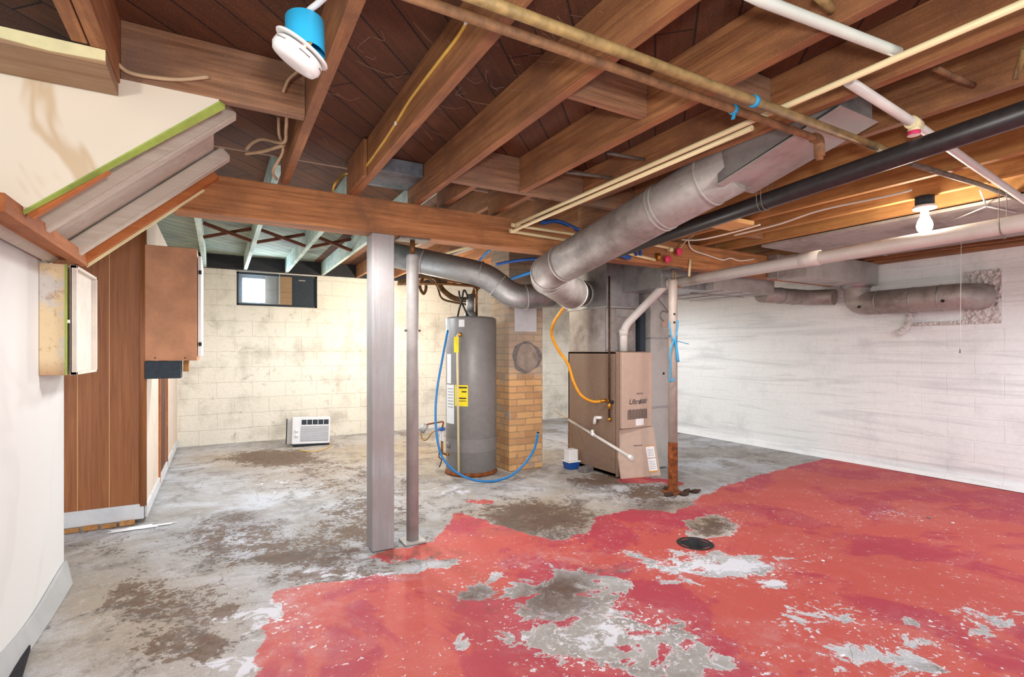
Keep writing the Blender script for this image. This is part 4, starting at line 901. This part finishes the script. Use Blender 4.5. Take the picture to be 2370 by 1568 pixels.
B().tube(spline([(3.555, 3.3, 2.1), (3.553, 3.3, 1.83), (3.60, 3.3, 1.776), (3.648, 3.3, 1.83), (3.65, 3.3, 1.85)], 5), .005, 8).build('hanger_strap', 'brass', pv)
B().tube(spline([(3.552, 1.1, 2.1), (3.552, 1.1, 1.865), (3.60, 1.1, 1.815), (3.648, 1.1, 1.865), (3.648, 1.1, 2.1)], 5), .002, 6).build('hanger_wire', 'irongrey', pv)
# black gas pipe down furnace side
gp = thing('gas_pipe', (3.27, 3.9, .8), 'thin dark gas pipe down the furnace side with brass valve', 'pipe')
gx_ = 3.265; gq = pX(1410, 620, gx_)
B().tube([(gx_, pX(1410, 700, gx_).y, 1.93), (gx_, pX(1410, 700, gx_).y, pX(1410, 975, gx_).z)], .010, 12).build('pipe', 'darksoil', gp)
gy_ = pX(1410, 700, gx_).y
B().lathe((gx_, gy_, pX(1410, 940, gx_).z), [(.018, -.03), (.02, 0), (.018, .03)], 12).build('tee', 'brass', gp)
B().lathe((gx_, gy_, pX(1410, 972, gx_).z), [(.018, -.015), (.018, .02)], 12).build('cap', 'brass', gp)
B().box((gx_-.035, gy_-.012, pX(1410, 928, gx_).z-.012), (gx_-.01, gy_+.03, pX(1410, 928, gx_).z+.012), .003).build('valve_body', 'brass', gp)
B().tube([(gx_, gy_, pX(1410, 931, gx_).z), (FX0+.005, gy_-.03, pX(1410, 931, gx_).z)], .016, 12).build('inlet', 'black', gp)
gh = thing('orange_gas_hose', tuple(pX(1330, 890, 3.2)), 'orange flexible gas hose hanging from duct to furnace valve', 'hose')
z931 = pX(1410, 931, gx_).z
hp = [pD(1318, 648, 3.9), pD(1326, 672, 4.0), pD(1310, 705, 4.2), pD(1283, 745, 4.5), pD(1277, 775, 4.7), pD(1293, 812, 4.8), pD(1314, 842, 4.85), pD(1328, 885, 4.88), pD(1345, 915, 4.9), pD(1372, 930, 4.92), pD(1400, 928, 4.95)]
B().tube(spline(hp), .0135, 12).build('hose', 'gasflex', gh); B().tube([hp[-1]-(hp[-1]-hp[-2]).normalized()*.05, hp[-1]+Vector((.02, 0, 0))], .02, 6).build('hex_nut', 'brass', gh)
# condensate pipe and elbow on furnace side
cp = thing('condensate_pipe', tuple(pX(1390, 1010, 3.24)), 'white plastic pipe slanting loose across the furnace side', 'pipe')
cq0 = pX(1316, 972, 3.25); cq1 = pD(1458, 1058, 4.62)
B().tube([cq0, cq1], .0145, 14).build('pipe', 'pvc', cp); B().ring(cq0.lerp(cq1, .44), cq1-cq0, .0145, .04, .004).build('coupling', 'white', cp)
B().tube([cq1-(cq1-cq0).normalized()*.02, cq1+(cq1-cq0).normalized()*.03], .02, 14).build('end_fitting', 'white', cp)
B().tube([cq0.lerp(cq1, .44), cq0.lerp(cq1, .44)+Vector((-.01, 0, .045))], .014, 12).build('tee_stub', 'white', cp)
p = pX(1384, 966, FX0); tag(B().tube(fillet([p+Vector((.004, -.05, .0)), p+Vector((-.03, -.04, 0)), p+Vector((-.035, .0, 0)), p+Vector((-.035, .01, -.065))], .02), .017, 14).build('pvc_elbow', 'white'), 'white plastic elbow sticking out of the furnace side', 'pipe')
pipe('drip_rod', [pD(1316, 1078, 5.3), pX(1316, 972, 3.245)], .007, 'rustpipe', 'thin brown rod standing in the white and blue tub', cat='rod')
pipe('drain_tube', [Vector((cq0.x, cq0.y, cq0.z)), pY(1281, 950, 5.6)], .004, 'brass', 'thin yellow tube running back from the white pipe', cat='tube')
# top right pipes
pipe('pale_pipe', [pZ(1700, -30, 2.103), pZ(1760, 0, 2.103), pZ(2050, 111, 2.103), pZ(2078, 122, 2.103)], .0155, 'pvcblue', 'pale plastic pipe crossing at the top right above the cream pipe')
t = thing('white_tee_pipe', tuple(pZ(2120, 290, 2.06)), 'white plastic pipe with tee and red tape under the right joists', 'pipe')
B().tube([pZ(1964, 189, 2.102), pZ(2118, 288, 2.095), pZ(2370, 463, 2.06), pZ(2440, 512, 2.055)], .017, 16).build('pipe', 'pvc', t)
d_ = (pZ(2118, 288, 2.075)-pZ(1955, 183, 2.08)).normalized(); c_ = pZ(2115, 287, 2.092)
B().tube([c_-d_*.03, c_+d_*.035], .024, 16).build('tee_fitting', 'cream', t); B().tube([c_, c_+Vector((0, .0, -.035))], .02, 14).build('tee_branch', 'cream', t)
B().tube([c_+Vector((0, .0, -.030)), c_+Vector((0, 0, -.045))], .022, 14).build('red_tape', 'pink', t)
pipe('dark_conduit', [pZ(2107, 379, 2.1), pZ(2260, 425, 2.1), pZ(2372, 466, 2.1), pZ(2440, 490, 2.1)], .013, 'irongrey', 'thin dark iron pipe under the joists above the glowing bulb')
pipe('capped_pipe', [pZ(1890, -12, 2.14), pZ(1925, 20, 2.14)], .012, 'oldpipe', 'short olive pipe stub at the top right edge')
pipe('cut_stub', [pZ(2165, 158, 2.16), pZ(2253, 198, 2.16)], .010, 'rustpipe', 'short cut wooden coloured stub between joists, right of the cream pipe')
pipe('hanging_stub', [pZ(2372, 110, 2.18), pZ(2352, 178, 2.13)], .010, 'oldpipe', 'short tan stub hanging at the right edge')
pipe('thin_rod', [pZ(1310, 398, 2.2), pZ(1432, 414, 2.2)], .009, 'irongrey', 'thin grey rod between joists, lower of two'); pipe('thin_rod', [pZ(1405, 354, 2.22), pZ(1510, 373, 2.22)], .008, 'irongrey', 'thin grey rod between joists, upper of two')

# ---- insulated pipes bundled on the back wall top
t = thing('wrapped_pipe', tuple(pD(1040, 680, 6.2)), 'sagging dirty wrapped pipes behind the steel column', 'pipe')
B().tube(spline([pD(925, 655, 6.4), pD(975, 640, 6.2), pD(1008, 645, 6.1), pD(1025, 672, 6.1), pD(1055, 692, 6.1), pD(1090, 690, 6.0), pD(1105, 660, 6.)]), .032, 12).build('wrapped_run', 'insul', t)
B().tube(spline([pD(985, 640, 6.2), pD(1010, 660, 6.2), pD(1022, 690, 6.2), pD(1050, 700, 6.2), pD(1085, 706, 6.1)]), .012, 8).build('thin_run', 'insul', t)
B().tube(spline([pD(978, 645, 6.2), pD(972, 665, 6.2), pD(980, 680, 6.2), pD(986, 668, 6.2), pD(984, 650, 6.2)]), .018, 10).build('hanging_loop', 'insul', t)
B().tube(spline([pD(1000, 642, 6.1), pD(1060, 655, 6.0), pD(1110, 668, 5.6)]), .010, 8).build('copper_run', 'copper', t)

# ================================================================== SMOKE DETECTOR
sdp = thing('smoke_detector', tuple(pD(693, 130, 1.27)), 'white smoke detector dangling from a bright blue box', 'smoke detector')
def sc(u, v, d=1.27): return pD(u, v, d)
axd = (Vector((RT[0], RT[1], 0))*-.53+Vector((0, 0, -.85))+Vector((FW[0], FW[1], 0))*-.02).normalized()     # disc hangs tilted
dc = sc(690, 128)
B().lathe(dc-axd*.022, [(.066, 0), (.068, .003), (.066, .006)], 48, axd).build('mounting_plate', 'white', sdp)
B().lathe(dc-axd*.012, [(.054, 0), (.060, .006), (.061, .022), (.054, .034), (.03, .038), (.001, .038)], 48, axd, cap=False).build('detector_body', 'white', sdp)
for a_ in range(6):
    u_ = axd.orthogonal().normalized(); v_ = axd.cross(u_); an = a_*math.pi/3
    B().beam(dc+axd*.0+(u_*math.cos(an)+v_*math.sin(an))*.0605+(u_*-math.sin(an)+v_*math.cos(an))*.014, dc+(u_*math.cos(an)+v_*math.sin(an))*.0605-(u_*-math.sin(an)+v_*math.cos(an))*.014, .002, .002).build('vent_slot', 'greyink', sdp)
bx = sc(706, 84, 1.29); axb = Vector((.0, .12, 1)).normalized()
b = B(); b.lathe(bx-axb*.045, [(.046, 0), (.046, .085), (.040, .09), (.040, .084), (.041, .004)], 32, axb, cap=False); b.build('electrical_box', 'cyan', sdp)
b = B(); b.lathe(bx-axb*.045, [(.045, .06), (.001, .062)], 24, axb, cap=False); b.build('box_bottom', 'deepblue', sdp)
for i, (du, mm) in enumerate(((-8, 'white'), (0, 'red'), (9, 'whitewire'), (14, 'yellowcable'))):
    B().tube(spline([sc(700+du, 92), sc(692+du, 100, 1.24), sc(698+du, 108, 1.23), sc(706+du, 100, 1.25)]), .003, 8).build('wire_loop', mm, sdp)
B().tube(spline([sc(702, 48, 1.3), sc(714, 26, 1.28), sc(738, 6, 1.25), sc(765, -20, 1.2)]), .0075, 10).build('white_cable', 'white', sdp)
# stray cables below/behind header
def cable(pts, r, mat, lab, name='cable'): return tag(B().tube(spline(pts), r, 8).build(name, mat), lab, 'cable')
cable([pY(690, 165, 2.13), pY(668, 185, 2.14), pY(655, 214, 2.155)], .006, 'wire', 'tan cable entering the header under the smoke detector')
cable([pY(272, 148, 2.14), pY(300, 168, 2.15), pY(360, 180, 2.155), pY(420, 184, 2.155), pY(483, 178, 2.155)], .007, 'wire', 'short tan cable end lying on the header board, top left')
cable([pD(645, 270, 2.3), pD(646, 310, 2.4), pD(655, 350, 2.5), pD(632, 395, 2.6), pD(640, 415, 2.75)], .007, 'wire', 'tan cable hanging below the header, left of the joist')
cable([pD(664, 268, 2.2), pD(662, 300, 2.3), pD(656, 330, 2.4), pD(610, 322, 2.55), pD(585, 330, 2.6), pD(570, 345, 2.65)], .008, 'wire', 'tan cable bending left toward the whitewashed stringer')
cable([pD(657, 336, 2.45), pD(610, 350, 2.55), pD(568, 356, 2.6)], .008, 'wire', 'flat tan cable touching the end of the lower stringer')
cable([pX(1088, 38, .672), pX(1060, 85, .672), pX(1010, 150, .672), pX(950, 230, .672), pX(915, 287, .672), pX(880, 340, .672), pX(833, 400, .672), pX(800, 402, .668), pD(776, 425, 2.95), pD(770, 445, 3.0)], .0065, 'yellowcable', 'yellow cable stapled in waves along a joist', 'yellow_cable')
for u, v in ((1078, 50), (915, 286), (833, 399)):
    p = pX(u, v, .668); tag(B().box(p-Vector((.004, .008, .008)), p+Vector((.004, .008, .008)), .002).build('cable_staple', 'white'), 'white staple holding the yellow cable, '+{1078: 'at its upper end', 915: 'half way down', 833: 'near the girder'}[u], 'staple')
cable([pX(1700, 545, 3.22), pX(1800, 520, 3.22), pX(1900, 487, 3.22), pX(2050, 455, 3.22), pX(2110, 440, 3.22)], .006, 'whitewire', 'white cable running along an orange joist to the lamp box', 'lamp_cable')
cable([pD(1578, 555, 3.9), pD(1620, 555, 3.8), pD(1690, 540, 3.7), pD(1760, 520, 3.6)], .006, 'whitewire', 'white cable leaving the girder toward the orange joists')
cable([pY(1625, 518, 2.9), pY(1605, 545, 3.0), pY(1590, 555, 3.05), pY(1570, 580, 3.07)], .006, 'wire', 'tan cable dropping to the pink handles')
cable([pY(1592, 555, 3.085), pY(1602, 578, 3.085), pY(1640, 592, 3.085), pY(1672, 602, 3.085), pY(1690, 598, 3.085), pY(1712, 604, 3.085), pY(1745, 600, 3.085)], .006, 'whitewire', 'white cable waving along the front of the girder, right part')
pipe('wall_peg', [pY(1597, 600, 3.09), pY(1595, 640, 3.09)], .010, 'cream', 'short cream peg hanging on the girder right of the steel column', cat='peg')
# ================================================================== LAMP
lp_ = thing('ceiling_lamp', (3.61, 1.44, 2.0), 'glowing bare bulb under a dark blue ceiling box', 'lamp')
bp = pD(2140, 452, 3.05)
B().lathe((bp.x, bp.y, 2.06), [(.05, 0), (.05, .055)], 8).build('blue_box', 'darkgrey', lp_)
B().lathe((bp.x, bp.y, 2.035), [(.03, 0), (.057, .006), (.057, .024)], 32).build('lamp_holder', 'white', lp_)
bo = pD(2132, 512, 3.05); bo = Vector((bp.x, bp.y, 1.955))
b = B(); b.lathe((bp.x, bp.y, 1.90), [(.001, 0), (.022, .005), (.036, .022), (.040, .045), (.034, .07), (.020, .1), (.018, .14)], 32, cap=False); b.build('bulb', 'bulb', lp_)
lamp('POINT', (bp.x, bp.y, 1.93), 46, (1, .86, .66), .05, name='bulb_light')
t = thing('pull_string', tuple(pD(2225, 820, 4.04)), 'long white pull string hanging before the right wall', 'string')
pt_ = pD(2225, 548, 4.04); pt_.z = 2.118; pl2 = pD(2222, 818, 4.04)
B().tube([pt_, pl2+Vector((0, 0, .03))], .0018, 6).build('string', 'string', t); B().lathe(pl2, [(.002, 0), (.005, .004), (.004, .03)], 8).build('pull_knob', 'irongrey', t)
# white star shaped hanger near lamp
t = thing('white_bracket', tuple(pZ(2285, 470, 2.09)), 'white splayed wire bracket on the flat duct by the bulb', 'bracket')
cc = pZ(2283, 478, 2.085)
for (u, v) in ((2268, 440), (2200, 512), (2350, 492)): B().tube([cc, pZ(u, v, 2.088)], .004, 6).build('wire_arm', 'white', t)

# ================================================================== LEFT SIDE CABINETS
mc = thing('medicine_cabinet', (-.62, 3.25, 1.08), 'rusty cream metal cabinet mounted open on the left wall', 'cabinet')
def mX(u, v): return pX(u, v, -.575)
zt, zb_ = 1.595, 1.095
B().box((-.689, 3.02, zb_), (-.598, 3.47, zt), .003).build('case', 'enamel', mc)
b = B(); xo, xi = -.56, -.585
b.box((xi, 3.03, zb_), (xi+.006, 3.49, zt)); 
b.box((xi, 3.03, zb_), (xo, 3.048, zt), .002); b.box((xi, 3.472, zb_), (xo, 3.49, zt), .002); b.box((xi, 3.03, zb_), (xo, 3.49, zb_+.014), .002); b.box((xi, 3.03, zt-.014), (xo, 3.49, zt), .002)
dr2 = b.build('door', 'enamelin', mc)
B().box((-.594, 3.1, 1.33), (-.584, 3.02, 1.345), .002).build('latch', 'white', mc)
B().box((-.599, 3.012, zb_), (-.592, 3.02, zt)).build('gasket', 'green', mc)
# brown cupboard
cb = thing('wall_cupboard', (-.28, 4.6, 1.14), 'brown hardboard cupboard hung at the end of the panelled wall', 'cupboard')
x1c = -.115; z0c = 1.137; z1c = 1.955
B().box((-.449, 4.43, z0c), (x1c-.02, 4.98, z1c), .004).build('body', 'cupboard', cb)
dd_ = B().box((x1c-.016, 4.45, z0c+.03), (x1c+.006, 5.0, z1c-.05), .003).build('door', 'white', cb)
for zz in (z0c+.12, z1c-.17): B().box((x1c-.012, 4.44, zz-.014), (x1c+.009, 4.452, zz+.014), .002).build('hinge', 'black', dd_)
for dx in (.06, .24): B().tube([(-.449+dx, 4.431, z0c+.02), (-.449+dx, 4.427, z0c+.02)], .005, 8).build('nail', 'black', cb)
tag(B().box((-.447, 4.42, 1.01), (-.235, 4.60, 1.134), .002).build('black_box', 'darkgrey'), 'flat black box fixed under the brown cupboard', 'box')
tag(B().box((-.225, 4.5, 1.055), (-.19, 4.62, 1.134), .002).build('wood_scrap', 'orange'), 'small wood offcut wedged under the brown cupboard', 'block')
# wood strip scraps and white spill under panelling
bits = [fl(155, 1232), fl(200, 1228), fl(240, 1222)]
for i in range(4):
    xa = -.89+i*.1; tag(B().box((xa, 4.41, .002), (xa+.085, 4.434, .028+.006*(i % 2)), .003).build('broken_strip', 'orange'), ('leftmost', 'second from left', 'third from left', 'rightmost')[i]+' broken wood strip under the white baseboard', 'strip', 'broken strips under the baseboard')
b = B(); c_ = fl(322, 1223); pts = []
for i in range(30):
    a_ = i/30*2*math.pi; r = 1+.45*mnoise.noise(Vector((math.cos(a_)*2.2, math.sin(a_)*2.2, 3)))*2
    pts.append((c_.x+.17*r*math.cos(a_), c_.y+.035*r*math.sin(a_), .001))
b.prism(pts, (0, 0, .004)); tag(b.build('white_spill', 'paper'), 'flat white spill on the floor beside the panelled corner', 'spill')
# dark carpet corner bottom left
b = B(); c0_ = fl(0, 1568); 
P_ = [(-.688, 2.05), (-.640, 2.62), (-.655, 2.72), (-.684, 2.80)]
b.prism([(-.686, 1.7, .004), (-.54, 1.7, .004), (-.585, 2.15, .004), (-.62, 2.50, .004), (-.655, 2.76, .004), (-.684, 2.80, .004)], (0, 0, .018)); tag(b.build('carpet_scrap', 'carpet'), 'dark purple carpet scrap on the floor at the bottom left', 'carpet')

# ================================================================== AC UNIT
a0 = fl(675, 1037); a1 = fl(765, 1031)
ac = thing('air_conditioner', ((a0.x+a1.x)/2, a0.y+.15, 0), 'white window air conditioner sitting on the floor by the back wall', 'air conditioner')
R = Matrix.Rotation(math.radians(2.5), 3, 'Y') @ Matrix.Rotation(math.radians(-5), 3, 'X'); pv_ = Vector(((a0.x+a1.x)/2, a0.y, .02))
X0, X1_, Y0_ = a0.x, a1.x, a0.y; H_ = .37
def acb(lo, hi, name, mat, bev=.003, par=None): return B().box(lo, hi, bev, R, pv_).build(name, mat, par or ac)
acb((X0+.02, Y0_+.04, .03), (X1_-.02, Y0_+.36, H_-.01), 'case', 'acwhite')
fr = acb((X0, Y0_, .03), (X1_, Y0_+.05, H_), 'front_panel', 'acwhite', .01)
acb((X0+.10, Y0_-.004, .065), (X1_-.02, Y0_+.01, .255), 'grille', 'acgrey', .002)
for i in range(13): acb((X0+.105, Y0_-.007, .075+i*.0135), (X1_-.025, Y0_-.003, .079+i*.0135), 'grille_bar', 'acwhite', 0)
acb((X0+.10, Y0_-.002, .272), (X1_-.02, Y0_+.01, .335), 'air_outlet', 'darkgrey', .002)
for i in range(6): acb((X0+.10+i*.067, Y0_-.005, .272), (X0+.106+i*.067, Y0_, .335), 'outlet_vane', 'acwhite', 0)
for zz in (.14, .2): B().lathe(R@(Vector((X0+.05, Y0_-.001, zz))-pv_)+pv_, [(.022, 0), (.02, -.012), (.005, -.013)], 20, 'Y').build('knob', 'white', ac)
acb((X0-.05, Y0_+.08, .03), (X0+.015, Y0_+.1, H_-.03), 'side_curtain', 'galvpale', .002); acb((X0-.06, Y0_+.085, .03), (X0-.05, Y0_+.105, H_-.02), 'side_rail', 'black', .002)
acb((X0+.03, Y0_+.03, 0.), (X1_-.0, Y0_+.3, .03), 'base_pan', 'darkgrey', .002)
cable([fl(690, 1042, .006), fl(720, 1046, .006), fl(750, 1040, .006), fl(768, 1030, .006)], .005, 'yellowcable', 'thin yellow cord on the floor before the air conditioner', 'power_cord')

# ================================================================== SMALL THINGS
tb = thing('blue_tub', tuple(fl(1322, 1088)), 'small blue tub with white rim at the furnace corner', 'tub')
c_ = fl(1322, 1085); c_.z = 0
b = B(); b.hexa([c_+Vector((-.055, -.05, .002)), c_+Vector((.055, -.05, .002)), c_+Vector((.055, .05, .002)), c_+Vector((-.055, .05, .002)), c_+Vector((-.068, -.06, .075)), c_+Vector((.068, -.06, .075)), c_+Vector((.068, .06, .075)), c_+Vector((-.068, .06, .075))]); b.build('tub_body', 'deepblue', tb)
B().box(c_+Vector((-.075, -.068, .073)), c_+Vector((.075, .068, .085)), .004).build('rim', 'white', tb)
tag(B().box(c_+Vector((-.055, -.045, .086)), c_+Vector((.055, .055, .20)), .008).build('white_carton', 'paper'), 'white square carton standing in the small blue tub', 'box')
c_ = fl(1357, 1092); tag(B().box((c_.x-.07, c_.y-.04, .002), (c_.x+.07, c_.y+.05, .05), .006, Matrix.Rotation(.3, 3, 'Z')).build('grey_brick', 'stone'), 'loose grey brick beside the blue tub', 'brick')
# floor drain
fd = thing('floor_drain', (DR.x, DR.y, -.1), 'round black floor drain sunk in the stained concrete', 'drain')
B().lathe((DR.x, DR.y, -.1), [(.001, 0), (.06, .0), (.085, .03), (.09, .097), (.098, .1025), (.112, .1)], 36, cap=False).build('drain_bowl', 'black', fd)
B().lathe((DR.x+.01, DR.y, -.085), [(.045, 0), (.05, .02), (.04, .035), (.001, .036)], 20, cap=False).build('drain_cap', 'stone', fd)
# paint chips on red floor
chips = [((2150, 1200), 'largest grey paint chip lying on the red floor at the right', .02), ((2205, 1212), 'white paint chip right of the large grey one on the red floor', .014), ((1905, 1300), 'small white chip on the red floor right of the drain', .013),
    ((1790, 1332), 'white chip on the red floor below and right of the drain', .014), ((1950, 1520), 'white chip on the red floor near the lower right edge', .016)]
for i, ((u, v), lab, s_) in enumerate(chips):
    c_ = fl(u, v); b = B(); b.blob((c_.x, c_.y, .004), (s_, s_*.7, .003), i, .4, 1); tag(b.build('paint_chip', 'stone' if i == 0 else 'paper'), lab, 'chip', 'loose chips on the red floor')
# cobwebs
b = B()
for i in range(260):
    u = random.uniform(1950, 2360); v = random.uniform(140, 400)
    if i > 200: u = random.uniform(720, 1400); v = random.uniform(20, 380)
    z_ = random.uniform(2.2, 2.3); p = pZ(u, v, z_); a_ = random.gauss(.4, .9); l_ = random.uniform(.03, .13)
    d1 = Vector((math.cos(a_), math.sin(a_), random.gauss(0, .2)))*l_; bend = Vector((random.gauss(0, .012), random.gauss(0, .012), -.012))
    q = p+d1; q.z = min(q.z, 2.31)
    b.tube(spline([p, p+d1*.5+bend, q], 3), .00045, 3, False)
tag(b.build('cobweb', 'web', org=(1.5, 1.5, 2.2)), 'fine dusty cobweb strands between the joists', 'cobweb', kind='stuff')
